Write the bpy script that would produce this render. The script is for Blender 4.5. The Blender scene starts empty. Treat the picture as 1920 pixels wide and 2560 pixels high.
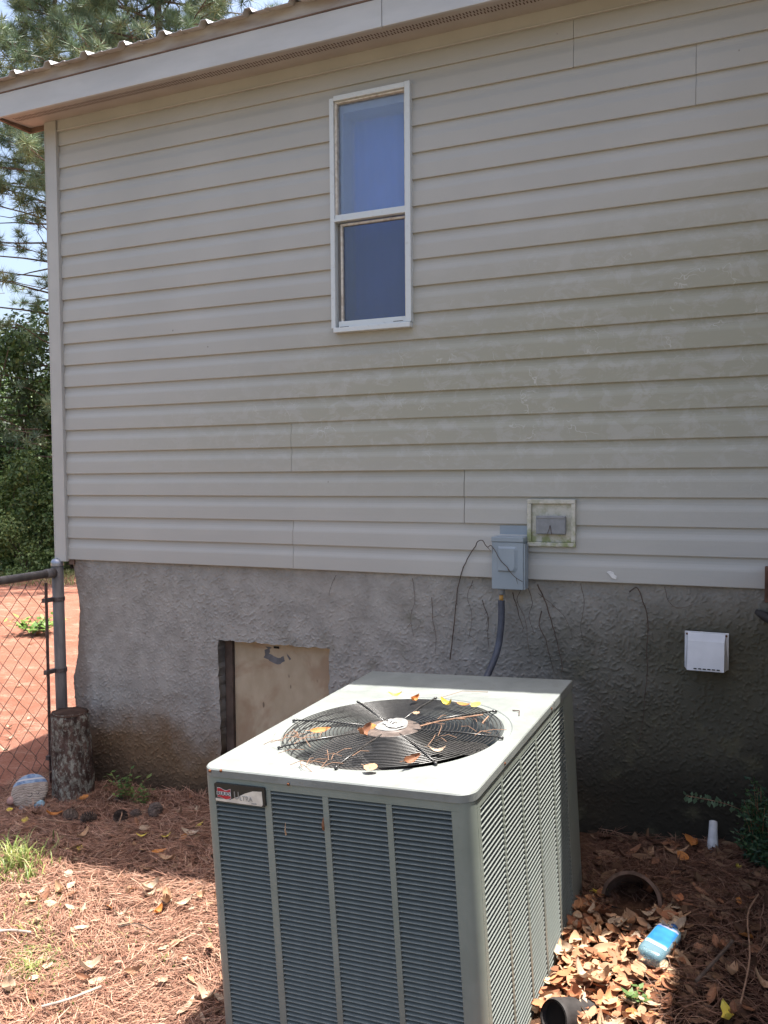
import bpy, bmesh, math, random
import numpy as np
from mathutils import Vector, Matrix, noise

# ------------------------------------------------------------------ camera, sky, sun
S = 1.17                     # height of the siding's bottom edge above the yard datum
sc = bpy.context.scene
COL = sc.collection
random.seed(7)
rng = np.random.default_rng(11)

cam_d = bpy.data.cameras.new('camera')
cam = bpy.data.objects.new('camera', cam_d)
COL.objects.link(cam)
r_ = Vector((0.9145010588, 0.4045072803, -0.0078532549))
u_ = Vector((-0.0107895048, 0.0437872927, 0.9989826123))
f_ = Vector((-0.4044396123, 0.9134859239, -0.0444079588))
cam.matrix_world = Matrix(((r_.x, u_.x, -f_.x, 3.4096), (r_.y, u_.y, -f_.y, -3.5423),
                           (r_.z, u_.z, -f_.z, 0.4445 + S), (0, 0, 0, 1)))
cam_d.sensor_fit = 'VERTICAL'
cam_d.sensor_height = 36.0
cam_d.lens = 2159.54 / 2560 * 36.0
cam_d.clip_start = 0.05
cam_d.clip_end = 2000
sc.camera = cam

SUN = Vector((0.17, 0.14, 1.0)).normalized()
elev = math.asin(SUN.z)
azim = math.atan2(SUN.x, SUN.y)
w = bpy.data.worlds.new('World')
sc.world = w
w.use_nodes = True
nt = w.node_tree
bg = nt.nodes['Background']
sky = nt.nodes.new('ShaderNodeTexSky')
sky.sky_type = 'NISHITA'
sky.sun_disc = False
sky.sun_elevation = elev
sky.sun_rotation = azim
sky.air_density = 1.0
sky.dust_density = 5.5
sky.ozone_density = 1.0
nt.links.new(sky.outputs[0], bg.inputs[0])
bg.inputs[1].default_value = 0.12

sl = bpy.data.lights.new('sun', 'SUN')
sl.energy = 5.0
sl.angle = math.radians(0.53)
sl.color = (1.0, 0.955, 0.89)
so = bpy.data.objects.new('sun', sl)
COL.objects.link(so)
so.rotation_euler = (-SUN).to_track_quat('-Z', 'Y').to_euler()
so.location = (4, 3, 12)

vs = sc.view_settings
vs.view_transform = 'Standard'
vs.look = 'None'
vs.gamma = 1.0
vs.use_curve_mapping = False
vs.exposure = 1.58
sc.render.film_transparent = False
sc.cycles.max_bounces = 8
sc.cycles.diffuse_bounces = 4
sc.cycles.transparent_max_bounces = 8
sc.cycles.use_denoising = True
sc.cycles.sample_clamp_indirect = 6.0

# ------------------------------------------------------------------ helpers
def link(o):
    COL.objects.link(o)
    return o

def tag(o, label=None, cat=None, group=None, kind=None):
    if label: o['label'] = label
    if cat: o['category'] = cat
    if group: o['group'] = group
    if kind: o['kind'] = kind
    return o

def empty(name, loc=(0, 0, 0), label=None, cat=None, group=None):
    o = bpy.data.objects.new(name, None)
    o.location = loc
    o.empty_display_size = 0.05
    link(o)
    return tag(o, label, cat, group)

class MB:
    def __init__(s):
        s.v = []; s.f = []; s.mi = []; s.c = None
    def add(s, verts, faces, mi=0):
        n = len(s.v)
        s.v.extend([tuple(p) for p in verts])
        s.f.extend([tuple(i + n for i in f) for f in faces])
        s.mi.extend([mi] * len(faces))
    def box(s, x0, x1, y0, y1, z0, z1, mi=0):
        s.add([(x0, y0, z0), (x1, y0, z0), (x1, y1, z0), (x0, y1, z0),
               (x0, y0, z1), (x1, y0, z1), (x1, y1, z1), (x0, y1, z1)],
              [(0, 3, 2, 1), (4, 5, 6, 7), (0, 1, 5, 4), (1, 2, 6, 5), (2, 3, 7, 6), (3, 0, 4, 7)], mi)
    def tube(s, pts, rad, n=6, mi=0, caps=True):
        pts = [Vector(p) for p in pts]
        rads = rad if isinstance(rad, (list, tuple)) else [rad] * len(pts)
        rings = []
        prev = None
        for i, p in enumerate(pts):
            if i == 0: t = pts[1] - pts[0]
            elif i == len(pts) - 1: t = pts[-1] - pts[-2]
            else: t = pts[i + 1] - pts[i - 1]
            if t.length < 1e-9: t = Vector((0, 0, 1))
            t.normalize()
            if prev is None:
                a = Vector((0, 0, 1)) if abs(t.z) < .9 else Vector((1, 0, 0))
                nx = t.cross(a).normalized()
            else:
                nx = (prev - t * prev.dot(t))
                nx = nx.normalized() if nx.length > 1e-6 else t.orthogonal().normalized()
            prev = nx
            ny = t.cross(nx)
            rings.append([p + (nx * math.cos(2 * math.pi * k / n) + ny * math.sin(2 * math.pi * k / n)) * rads[i] for k in range(n)])
        vv = [q for r in rings for q in r]
        ff = []
        for i in range(len(pts) - 1):
            for k in range(n):
                k2 = (k + 1) % n
                ff.append((i * n + k, i * n + k2, (i + 1) * n + k2, (i + 1) * n + k))
        if caps:
            ff.append(tuple(range(n - 1, -1, -1)))
            ff.append(tuple((len(pts) - 1) * n + k for k in range(n)))
        s.add(vv, ff, mi)
    def lathe(s, prof, n=32, center=(0, 0, 0), mi=0, cap0=True, cap1=True):
        cx, cy, cz = center
        vv = []; ff = []
        for r, z in prof:
            for k in range(n):
                a = 2 * math.pi * k / n
                vv.append((cx + r * math.cos(a), cy + r * math.sin(a), cz + z))
        m = len(prof)
        for i in range(m - 1):
            for k in range(n):
                k2 = (k + 1) % n
                ff.append((i * n + k, i * n + k2, (i + 1) * n + k2, (i + 1) * n + k))
        if cap0: ff.append(tuple(range(n - 1, -1, -1)))
        if cap1: ff.append(tuple((m - 1) * n + k for k in range(n)))
        s.add(vv, ff, mi)
    def mesh(s, name, smooth=False):
        me = bpy.data.meshes.new(name)
        me.from_pydata(s.v, [], s.f)
        if any(s.mi):
            me.polygons.foreach_set('material_index', s.mi)
        if smooth:
            me.polygons.foreach_set('use_smooth', [True] * len(me.polygons))
        me.update()
        return me
    def obj(s, name, mat, parent=None, smooth=False, bevel=0.0, loc=None):
        me = s.mesh(name, smooth)
        o = link(bpy.data.objects.new(name, me))
        mats = mat if isinstance(mat, (list, tuple)) else [mat]
        for m in mats: me.materials.append(m)
        if parent: o.parent = parent
        if loc: o.location = loc
        if bevel:
            b = o.modifiers.new('bevel', 'BEVEL'); b.width = bevel; b.segments = 2; b.limit_method = 'ANGLE'
            b.angle_limit = math.radians(40)
        return o

def np_mesh(name, V, F, mat, parent=None, colors=None, smooth=False):
    """V (n,3), F (m,k) uniform faces; colors (n,3) per vertex"""
    me = bpy.data.meshes.new(name)
    V = np.asarray(V, dtype=np.float32); F = np.asarray(F, dtype=np.int32)
    k = F.shape[1]
    me.vertices.add(len(V)); me.vertices.foreach_set('co', V.ravel())
    me.loops.add(F.size); me.loops.foreach_set('vertex_index', F.ravel())
    me.polygons.add(len(F))
    me.polygons.foreach_set('loop_start', np.arange(0, F.size, k, dtype=np.int32))
    me.polygons.foreach_set('loop_total', np.full(len(F), k, dtype=np.int32))
    if smooth: me.polygons.foreach_set('use_smooth', np.ones(len(F), dtype=bool))
    me.update(calc_edges=True)
    me.validate()
    if colors is not None:
        at = me.color_attributes.new('tint', 'FLOAT_COLOR', 'POINT')
        c4 = np.ones((len(V), 4), dtype=np.float32); c4[:, :3] = colors
        at.data.foreach_set('color', c4.ravel())
    o = link(bpy.data.objects.new(name, me))
    me.materials.append(mat)
    if parent: o.parent = parent
    return o

# ------------------------------------------------------------------ material helper
class NT:
    def __init__(s, name, rough=0.7, spec=0.3, metallic=0.0):
        s.m = bpy.data.materials.new(name)
        s.m.use_nodes = True
        s.t = s.m.node_tree
        s.b = s.t.nodes['Principled BSDF']
        s.b.inputs['Roughness'].default_value = rough
        s.b.inputs['Specular IOR Level'].default_value = spec
        s.b.inputs['Metallic'].default_value = metallic
        s.tc = s.t.nodes.new('ShaderNodeTexCoord')
        s.obj = s.tc.outputs['Object']
    def n(s, typ, **kw):
        nd = s.t.nodes.new(typ)
        for k, v in kw.items(): setattr(nd, k, v)
        return nd
    def l(s, a, b): s.t.links.new(a, b)
    def val(s, sock, v):
        if hasattr(v, 'is_linked') or isinstance(v, bpy.types.NodeSocket): s.l(v, sock)
        else: sock.default_value = v
    def map(s, scale=(1, 1, 1), rot=(0, 0, 0), loc=(0, 0, 0), vec=None):
        mp = s.n('ShaderNodeMapping')
        s.l(vec or s.obj, mp.inputs[0])
        mp.inputs['Scale'].default_value = scale; mp.inputs['Rotation'].default_value = rot; mp.inputs['Location'].default_value = loc
        return mp.outputs[0]
    def noise(s, scale, detail=4, rough=.55, vec=None, dist=0.0):
        nd = s.n('ShaderNodeTexNoise')
        s.l(vec or s.obj, nd.inputs['Vector'])
        nd.inputs['Scale'].default_value = scale; nd.inputs['Detail'].default_value = detail
        nd.inputs['Roughness'].default_value = rough; nd.inputs['Distortion'].default_value = dist
        return nd.outputs['Fac']
    def voro(s, scale, feature='F1', vec=None, out='Distance'):
        nd = s.n('ShaderNodeTexVoronoi', feature=feature)
        s.l(vec or s.obj, nd.inputs['Vector']); nd.inputs['Scale'].default_value = scale
        return nd.outputs[out]
    def ramp(s, fac, a, b):
        nd = s.n('ShaderNodeMapRange', clamp=True)
        nd.interpolation_type = 'SMOOTHSTEP'
        s.l(fac, nd.inputs[0]); nd.inputs[1].default_value = a; nd.inputs[2].default_value = b
        return nd.outputs[0]
    def math(s, op, a, b=0.0):
        nd = s.n('ShaderNodeMath', operation=op)
        s.val(nd.inputs[0], a); s.val(nd.inputs[1], b)
        return nd.outputs[0]
    def mix(s, fac, a, b, blend='MIX'):
        nd = s.n('ShaderNodeMix', data_type='RGBA', blend_type=blend)
        s.val(nd.inputs[0], fac)
        for i, c in ((6, a), (7, b)):
            if isinstance(c, (tuple, list)): nd.inputs[i].default_value = (*c[:3], 1)
            else: s.l(c, nd.inputs[i])
        return nd.outputs[2]
    def sep(s, vec=None):
        nd = s.n('ShaderNodeSeparateXYZ'); s.l(vec or s.obj, nd.inputs[0])
        return nd.outputs
    def color(s, c):
        if isinstance(c, (tuple, list)): s.b.inputs['Base Color'].default_value = (*c[:3], 1)
        else: s.l(c, s.b.inputs['Base Color'])
        return s
    def rough(s, v): s.val(s.b.inputs['Roughness'], v); return s
    def bump(s, h, strength=.5, dist=.01):
        nd = s.n('ShaderNodeBump'); nd.inputs['Strength'].default_value = strength; nd.inputs['Distance'].default_value = dist
        s.l(h, nd.inputs['Height']); s.l(nd.outputs[0], s.b.inputs['Normal'])
        return s

def simple(name, col, rough=.7, spec=.3, metal=0.0, var=.12, scale=20, bump=0.0):
    t = NT(name, rough, spec, metal)
    n = t.noise(scale, 5)
    a = tuple(c * (1 - var) for c in col); b = tuple(min(1, c * (1 + var)) for c in col)
    t.color(t.mix(t.ramp(n, .3, .7), a, b))
    if bump: t.bump(n, bump, .004)
    return t.m

# siding: greyed vinyl, green mildew film with wiped light trails, growing to the lower right
t = NT('vinyl_siding', .55, .35)
x, y, z = t.sep()[0:3]
fine = t.noise(160, 3)
broad = t.noise(1.4, 3)
base = t.mix(t.ramp(broad, .3, .7), (.372, .362, .338), (.410, .398, .373))
base = t.mix(t.math('MULTIPLY', t.ramp(fine, .45, .75), .25), base, (.355, .345, .315))
xr = t.ramp(t.math('ADD', x, t.math('MULTIPLY', t.math('SUBTRACT', broad, .5), 2.0)), -.5, 2.5)
zr = t.math('MULTIPLY', t.ramp(z, .12 + S, .75 + S), t.math('SUBTRACT', 1.0, t.ramp(t.math('ADD', z, t.math('MULTIPLY', x, -.24)), .30 + S, 1.0 + S)))
film = t.math('MULTIPLY', xr, zr)
patch = t.ramp(t.noise(13, 6, .7, t.map((.85, 1, 1.25)), .6), .40, .52)
film = t.math('MULTIPLY', film, t.math('ADD', t.math('MULTIPLY', patch, .5), .5))
base = t.mix(t.math('MULTIPLY', film, .78), base, (.290, .284, .214))
wob = t.n('ShaderNodeVectorMath', operation='ADD')
ns = t.n('ShaderNodeTexNoise'); ns.inputs['Scale'].default_value = 14; t.l(t.obj, ns.inputs['Vector'])
sc_ = t.n('ShaderNodeVectorMath', operation='SCALE'); sc_.inputs['Scale'].default_value = .22; t.l(ns.outputs['Color'], sc_.inputs[0])
t.l(t.obj, wob.inputs[0]); t.l(sc_.outputs[0], wob.inputs[1])
edge = t.voro(9.0, 'DISTANCE_TO_EDGE', wob.outputs[0])
vein = t.math('MULTIPLY', t.math('SUBTRACT', 1.0, t.ramp(edge, .010, .026)), t.math('MULTIPLY', film, t.ramp(t.noise(7, 3), .54, .64)))
base = t.mix(t.math('MULTIPLY', vein, .8), base, (.48, .465, .44))
speck = t.math('MULTIPLY', t.math('SUBTRACT', 1.0, t.ramp(t.voro(9, 'F1', t.map((1, 1, .8))), .02, .05)), t.ramp(t.noise(23, 1), .52, .6))
base = t.mix(t.math('MULTIPLY', speck, .7), base, (.16, .14, .12))
t.color(base)
t.bump(t.noise(90, 4, .6, t.map((.12, 1, 1))), .12, .002)
M_SIDING = t.m

t = NT('vinyl_trim', .5, .35)
t.color(t.mix(t.ramp(t.noise(3, 4), .3, .7), (.39, .38, .36), (.44, .43, .408))); M_TRIM = t.m
t = NT('painted_fascia', .5, .35)
t.color(t.mix(t.ramp(t.noise(5, 5, .6, t.map((.5, 1, 2))), .25, .75), (.41, .41, .41), (.48, .48, .48))); M_FASCIA = t.m
t = NT('upper_fascia', .6, .3)
t.color(t.mix(t.ramp(t.noise(5, 4, .5, t.map((.6, 1, 3))), .35, .65), (.27, .235, .22), (.42, .40, .39))); M_UPF = t.m
M_SOFFIT = simple('soffit_vinyl', (.40, .375, .345), .6, .3, var=.06, scale=6)
M_BROWN = simple('weathered_brown_trim', (.17, .11, .085), .8, .2, var=.25, scale=15)
t = NT('galvalume_roof', .42, .5, .3)
t.color(t.mix(t.ramp(t.noise(8, 4), .3, .7), (.52, .51, .51), (.64, .63, .63))); M_ROOF = t.m
M_DARK = simple('dark_void', (.02, .019, .018), .9, .1)
M_SLOT = simple('soffit_vent_slots', (.13, .09, .075), .9, .1)

# stucco: grey cement coat, brown splash stain at the foot, green-black mould to the right
t = NT('stucco', .9, .15)
x, y, z = t.sep()[0:3]
broad = t.noise(2.2, 5, .6)
med = t.noise(9, 5, .65)
base = t.mix(t.ramp(med, .3, .7), (.245, .232, .212), (.335, .318, .292))
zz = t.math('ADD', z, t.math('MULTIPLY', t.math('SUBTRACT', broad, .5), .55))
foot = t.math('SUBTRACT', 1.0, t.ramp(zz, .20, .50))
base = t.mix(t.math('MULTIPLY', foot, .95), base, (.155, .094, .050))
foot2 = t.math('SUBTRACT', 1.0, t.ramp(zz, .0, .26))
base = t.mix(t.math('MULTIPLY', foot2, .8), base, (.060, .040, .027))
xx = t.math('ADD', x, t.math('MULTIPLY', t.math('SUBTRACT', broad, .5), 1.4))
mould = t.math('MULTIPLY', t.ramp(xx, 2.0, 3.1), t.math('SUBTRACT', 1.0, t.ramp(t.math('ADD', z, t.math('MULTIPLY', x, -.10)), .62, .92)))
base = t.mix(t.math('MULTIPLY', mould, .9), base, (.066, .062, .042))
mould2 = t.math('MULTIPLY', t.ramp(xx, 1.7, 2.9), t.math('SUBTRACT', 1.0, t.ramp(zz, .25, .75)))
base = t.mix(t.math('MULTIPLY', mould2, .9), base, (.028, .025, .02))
spot = t.math('MULTIPLY', t.ramp(t.noise(4.3, 4, .6), .56, .68), t.ramp(x, .9, 2.0))
base = t.mix(t.math('MULTIPLY', spot, .45), base, (.13, .12, .075))
corner = t.math('SUBTRACT', 1.0, t.ramp(t.math('ADD', x, t.math('MULTIPLY', t.math('SUBTRACT', med, .5), .2)), .02, .16))
base = t.mix(t.math('MULTIPLY', corner, .6), base, (.16, .115, .09))
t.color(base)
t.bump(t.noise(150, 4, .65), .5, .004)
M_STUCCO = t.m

t = NT('weathered_plywood', .8, .2)
x, y, z = t.sep()[0:3]
g = t.noise(6, 5, .6, t.map((1.6, 1, .8)))
base = t.mix(t.ramp(g, .3, .7), (.37, .295, .20), (.45, .365, .26))
base = t.mix(t.math('MULTIPLY', t.ramp(t.noise(3.2, 4, .65, None, .8), .52, .68), .55), base, (.27, .165, .10))
st = t.math('MULTIPLY', t.math('SUBTRACT', 1.0, t.ramp(t.voro(16, 'F1', t.map((1.3, 1, .5))), .09, .15)), t.ramp(t.noise(7, 2), .50, .58))
base = t.mix(t.math('MULTIPLY', st, .8), base, (.12, .085, .06))
t.color(base); t.bump(g, .15, .003)
M_PLY = t.m
M_JAMBWOOD = simple('old_frame_wood', (.085, .062, .05), .85, .2, var=.3, scale=14, bump=.3)

# window
t = NT('window_vinyl_white', .45, .4)
dirt = t.math('MULTIPLY', t.ramp(t.noise(30, 5, .7), .55, .75), .45)
t.color(t.mix(dirt, (.56, .59, .60), (.30, .29, .26))); M_WIN = t.m
t = NT('old_window_tan', .6, .3)
t.color(t.mix(t.ramp(t.noise(40, 4), .4, .7), (.58, .54, .48), (.40, .34, .28))); M_WINTAN = t.m
def glass(name, tint, rough):
    t = NT(name, rough, .5)
    t.b.inputs['Base Color'].default_value = (*tint, 1)
    t.b.inputs['Transmission Weight'].default_value = 0.9
    t.b.inputs['IOR'].default_value = 1.62
    t.bump(t.noise(260, 2), .12, .002)
    return t.m
M_GLASS_UP = glass('obscure_glass', (.72, .83, 1.0), .17)
M_GLASS_LO = glass('obscure_glass_screened', (.30, .36, .52), .2)
M_CURTAIN = simple('blue_curtain', (.13, .30, .88), .8, .2, var=.08, scale=5)
M_ROOMWALL = simple('window_return', (.50, .52, .58), .7, .2, var=.05)

# condenser paint
t = NT('condenser_paint', .42, .4)
n1 = t.noise(4, 5, .65); n2 = t.noise(60, 4, .7)
base = t.mix(t.ramp(n1, .3, .7), (.185, .212, .183), (.225, .25, .22))
base = t.mix(t.math('MULTIPLY', t.ramp(n2, .6, .75), .35), base, (.16, .15, .12))
z = t.sep()[2]
low = t.math('SUBTRACT', 1.0, t.ramp(t.math('ADD', z, t.math('MULTIPLY', n1, .3)), -.7, -.25))
base = t.mix(t.math('MULTIPLY', low, .5), base, (.20, .165, .125))
t.color(base); t.rough(t.math('ADD', .36, t.math('MULTIPLY', n1, .2)))
M_AC = t.m
t = NT('condenser_lid_paint', .45, .4)
n1 = t.noise(5, 6, .65, None, .6); n2 = t.noise(45, 4, .7)
base = t.mix(t.ramp(n1, .3, .7), (.165, .180, .170), (.225, .24, .230))
base = t.mix(t.math('MULTIPLY', t.ramp(n2, .55, .72), .5), base, (.15, .145, .12))
base = t.mix(t.math('MULTIPLY', t.ramp(t.noise(2.6, 6, .7, None, 1.0), .55, .66), .4), base, (.14, .145, .13))
base = t.mix(t.math('MULTIPLY', t.math('SUBTRACT', 1.0, t.ramp(t.voro(38), .03, .07)), t.ramp(t.noise(19, 2), .55, .62)), base, (.08, .075, .06))
t.color(base); M_LID = t.m
M_LOUV = simple('louvre_paint_shaded', (.155, .17, .158), .42, .4, var=.07, scale=30)  # same paint as the cabinet, darkened to paint shade between the blades
M_RUST = simple('rusty_screw', (.12, .045, .02), .8, .2, var=.4, scale=200)
M_WIRE = simple('black_wire_coating', (.034, .033, .032), .3, .55, var=.3, scale=60)
M_HUB = simple('faded_brown_plastic', (.10, .078, .068), .55, .35, var=.3, scale=40)
M_FAN = simple('fan_dark_metal', (.035, .033, .032), .5, .4, var=.3, scale=20)
M_COIL = simple('coil_dark', (.016, .017, .018), .7, .3, var=.3)
t = NT('chrome_nameplate', .3, .6, .45)
t.color(t.mix(t.ramp(t.noise(25, 3), .3, .7), (.55, .55, .55), (.75, .75, .75))); M_CHROME = t.m
M_PLATEBLK = simple('nameplate_black', (.018, .018, .019), .35, .5)
M_RED = simple('emblem_red', (.42, .022, .035), .4, .4, var=.1)
M_WHITE = simple('emblem_white', (.52, .51, .50), .5, .35, var=.05)
M_BADGE = simple('crinkled_grey_label', (.20, .20, .195), .45, .4, var=.2, scale=60)
M_INK = simple('lettering_ink', (.02, .02, .022), .5, .3)
M_LETGREY = simple('lettering_grey', (.33, .33, .33), .35, .5, .4)

# electrics
M_BOX = simple('disconnect_grey', (.25, .29, .325), .45, .4, var=.05, scale=8)
M_CONDUIT = simple('conduit_slate', (.060, .065, .085), .5, .35, var=.2)
M_BRASS = simple('amber_fitting', (.50, .26, .06), .5, .4)
t = NT('mouldy_block', .7, .3)
n1 = t.noise(28, 5, .7)
z = t.sep()[2]
base = t.mix(t.ramp(n1, .4, .65), (.50, .48, .42), (.36, .35, .27))
gm = t.math('MULTIPLY', t.ramp(t.noise(22, 4, .6), .42, .6), t.math('SUBTRACT', 1.0, t.ramp(z, -.075, .03)))
base = t.mix(t.math('MULTIPLY', gm, .8), base, (.21, .24, .085)); t.color(base); M_BLOCK = t.m
M_COVER = simple('outlet_cover_grey', (.215, .22, .23), .5, .4, var=.1, scale=40)
M_HOOD = simple('vent_white', (.60, .61, .64), .5, .35, var=.06, scale=12)
M_PVC = simple('pvc_pipe', (.52, .53, .55), .45, .35, var=.12, scale=30)
M_BLACKP = simple('black_corrugated_plastic', (.035, .031, .030), .6, .3, var=.3, scale=25)
M_CLAY = simple('terracotta_drain', (.10, .065, .05), .85, .2, var=.35, scale=30, bump=.4)
M_PUTTY = simple('white_caulk', (.62, .61, .60), .7, .3)

# fence
t = NT('galvanised', .6, .25, .05)
n1 = t.noise(14, 5, .6, t.map((1, 1, .25)))
base = t.mix(t.ramp(n1, .35, .7), (.115, .102, .096), (.21, .185, .17))
t.color(t.mix(t.math('MULTIPLY', t.ramp(t.noise(40, 4, .7), .6, .75), .5), base, (.16, .09, .055))); M_GALV = t.m
M_FWIRE = simple('fence_wire_rusty', (.15, .10, .09), .55, .4, .3, var=.35, scale=80)

# ground
t = NT('yard_ground', .95, .1)
x, y, z = t.sep()[0:3]
n1 = t.noise(3.0, 6, .65); n2 = t.noise(28, 5, .7); n3 = t.noise(140, 3, .7)
duff = t.mix(t.ramp(n2, .3, .7), (.085, .045, .028), (.175, .092, .055))
clay = t.mix(t.ramp(n1, .3, .7), (.34, .145, .095), (.43, .20, .14))
clay = t.mix(t.ramp(t.noise(7, 6, .75, t.map((.5, 1, 1), (0, 0, .75))), .5, .68), clay, (.52, .31, .225))
clay = t.mix(t.math('MULTIPLY', t.ramp(t.noise(60, 5, .75), .5, .66), .7), clay, (.20, .06, .035))
duff = t.mix(t.ramp(t.math('ADD', x, t.math('MULTIPLY', t.math('SUBTRACT', n1, .5), .3)), 3.0, 3.2), duff, (.045, .026, .018))  # duff darkened toward the porch, shade painted into the ground colour
isclay = t.math('SUBTRACT', 1.0, t.ramp(t.math('ADD', x, t.math('MULTIPLY', t.math('SUBTRACT', n1, .5), .5)), -.45, -.2))
isclay = t.math('MULTIPLY', isclay, t.ramp(y, -1.6, -.8))
col = t.mix(isclay, duff, clay)
bounce_lawn = t.math('SUBTRACT', 1.0, t.ramp(t.math('ADD', y, t.math('MULTIPLY', t.math('SUBTRACT', n1, .5), 1.2)), -3.0, -2.0))  # unseen yard behind the camera, coloured for its bounce light on wall and eave
col = t.mix(bounce_lawn, col, t.mix(t.ramp(n2, .3, .7), (.13, .12, .068), (.22, .175, .125)))
dist = t.math('ADD', t.math('MULTIPLY', x, -.7071), t.math('MULTIPLY', y, .7071))
turf = t.ramp(t.math('ADD', dist, t.math('MULTIPLY', t.math('SUBTRACT', n1, .5), 2.5)), 10.4, 11.4)
col = t.mix(turf, col, t.mix(t.ramp(n2, .3, .7), (.10, .12, .035), (.24, .23, .09)))
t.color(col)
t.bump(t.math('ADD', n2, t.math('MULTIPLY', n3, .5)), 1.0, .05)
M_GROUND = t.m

def tintmat(name, rough=.8, spec=.2, trans=0.0, noise_amt=.15):
    t = NT(name, rough, spec)
    at = t.n('ShaderNodeAttribute', attribute_name='tint')
    c = t.mix(t.math('MULTIPLY', t.noise(50, 3), noise_amt), at.outputs['Color'], (.05, .03, .02))
    t.color(c)
    if trans:
        tr = t.n('ShaderNodeBsdfTranslucent'); t.l(c, tr.inputs[0])
        mx = t.n('ShaderNodeMixShader'); mx.inputs[0].default_value = trans
        t.l(t.b.outputs[0], mx.inputs[1]); t.l(tr.outputs[0], mx.inputs[2])
        t.l(mx.outputs[0], t.t.nodes['Material Output'].inputs[0])
    return t.m
M_STRAW = tintmat('pine_straw', .7, .25, .1)
M_LITTER = tintmat('leaf_litter', .75, .2, .12, .25)
M_FOLI = tintmat('foliage', .5, .4, .3, 0.05)
M_NEEDLE = tintmat('pine_needles_green', .5, .4, .15, 0.05)
def leafmat(name, a, b, c=None):
    t = NT(name, .6, .3)
    n = t.noise(35, 4, .65)
    k = t.mix(t.ramp(n, .3, .7), a, b)
    if c: k = t.mix(t.ramp(t.noise(60, 3), .56, .68), k, c)
    t.color(k)
    tr = t.n('ShaderNodeBsdfTranslucent'); t.l(k, tr.inputs[0])
    mx = t.n('ShaderNodeMixShader'); mx.inputs[0].default_value = .15
    t.l(t.b.outputs[0], mx.inputs[1]); t.l(tr.outputs[0], mx.inputs[2])
    t.l(mx.outputs[0], t.t.nodes['Material Output'].inputs[0])
    t.bump(n, .3, .003)
    return t.m
LEAF = {'tan': leafmat('dry_leaf_tan', (.34, .20, .115), (.45, .29, .175), (.20, .10, .05)),
        'pale': leafmat('dry_leaf_pale', (.36, .26, .18), (.50, .39, .285), (.33, .20, .12)),
        'brown': leafmat('dry_leaf_brown', (.17, .075, .04), (.28, .13, .07), (.10, .045, .025)),
        'orange': leafmat('dry_leaf_orange', (.42, .15, .035), (.52, .22, .06), (.26, .08, .03)),
        'yellow': leafmat('fallen_leaf_yellow', (.55, .42, .05), (.66, .54, .12), (.36, .22, .04)),
        'green': leafmat('fallen_leaf_green', (.20, .26, .05), (.33, .38, .09))}
M_PETIOLE = simple('dry_stalk', (.22, .12, .07), .8, .2)
t = NT('pine_bark_lichen', .95, .1)
n1 = t.noise(26, 6, .7, t.map((1, 1, .35))); n2 = t.noise(38, 6, .75, t.map((1, 1, .7), (0, 0, 0), (4, 2, 1)))
bark = t.mix(t.ramp(n1, .35, .65), (.060, .038, .03), (.16, .105, .085))
lich = t.math('MULTIPLY', t.ramp(n2, .46, .56), t.ramp(n1, .36, .5))
t.color(t.mix(lich, bark, t.mix(t.ramp(t.noise(50, 3), .3, .7), (.215, .205, .165), (.37, .355, .295))))
t.bump(t.math('ADD', n1, t.math('MULTIPLY', n2, .5)), 1.0, .03); M_BARKL = t.m
M_CUT = simple('cut_wood', (.055, .033, .024), .9, .1, var=.35, scale=25, bump=.4)
M_BARK = simple('pine_bark', (.12, .085, .068), .95, .1, var=.4, scale=8, bump=.8)
M_CONE = simple('pine_cone_scales', (.115, .085, .07), .85, .2, var=.4, scale=60)
M_VINE = simple('dead_vine', (.085, .062, .05), .9, .1, var=.3, scale=50)
M_TWIG = simple('dry_twig', (.25, .15, .10), .85, .15, var=.25, scale=50)
M_STICK = simple('bleached_stick', (.36, .30, .25), .85, .15, var=.25, scale=30)
M_DECK = simple('weathered_deck_wood', (.12, .07, .05), .85, .2, var=.35, scale=9, bump=.4)
M_PORCHROOF = simple('porch_roof_metal', (.30, .29, .29), .5, .4, .3)

# ------------------------------------------------------------------ ground
def gz(x, y):
    """yard height (duff surface) in world z"""
    xs = max(-1.2, min(x, 3.8))
    z = -.04 + .058 * xs
    if y < 0: z -= .075 * min(-y, 1.3)
    return z

def gzn(x, y):
    a = .018 * noise.noise(Vector((x * 2.1, y * 2.1, 3.3))) + .008 * noise.noise(Vector((x * 9, y * 9, 1.7)))
    far = math.hypot(x - 1.5, y + 1)
    if far > 6: a += .10 * noise.noise(Vector((x * .25, y * .25, 9))) * min(1, (far - 6) / 6)
    if x > 2.75 and -1.6 < y < -.25:      # litter banked up beside the condenser
        a += .03 * min(1, (x - 2.75) / .3)
    return gz(x, y) + a

def axis(lo, hi, step, ext, grow=1.35):
    a = list(np.arange(lo, hi + 1e-6, step))
    s_ = step; v = lo; L = []
    while v > -ext:
        s_ *= grow; v -= s_; L.append(v)
    R_ = []; s_ = step; v = hi
    while v < ext:
        s_ *= grow; v += s_; R_.append(v)
    return np.array(L[::-1] + a + R_)
gx = axis(-1.6, 3.9, .03, 500); gy = axis(-3.2, .3, .03, 500)
GV = np.array([(a, b, gzn(a, b)) for b in gy for a in gx])
nx_ = len(gx)
idx = np.arange(len(gx) * len(gy)).reshape(len(gy), nx_)
GF = np.stack([idx[:-1, :-1].ravel(), idx[:-1, 1:].ravel(), idx[1:, 1:].ravel(), idx[1:, :-1].ravel()], 1)
ground = np_mesh('ground', GV, GF, M_GROUND, smooth=True)
tag(ground, 'red clay yard with brown pine duff beside the house', None, None, 'structure')

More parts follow.
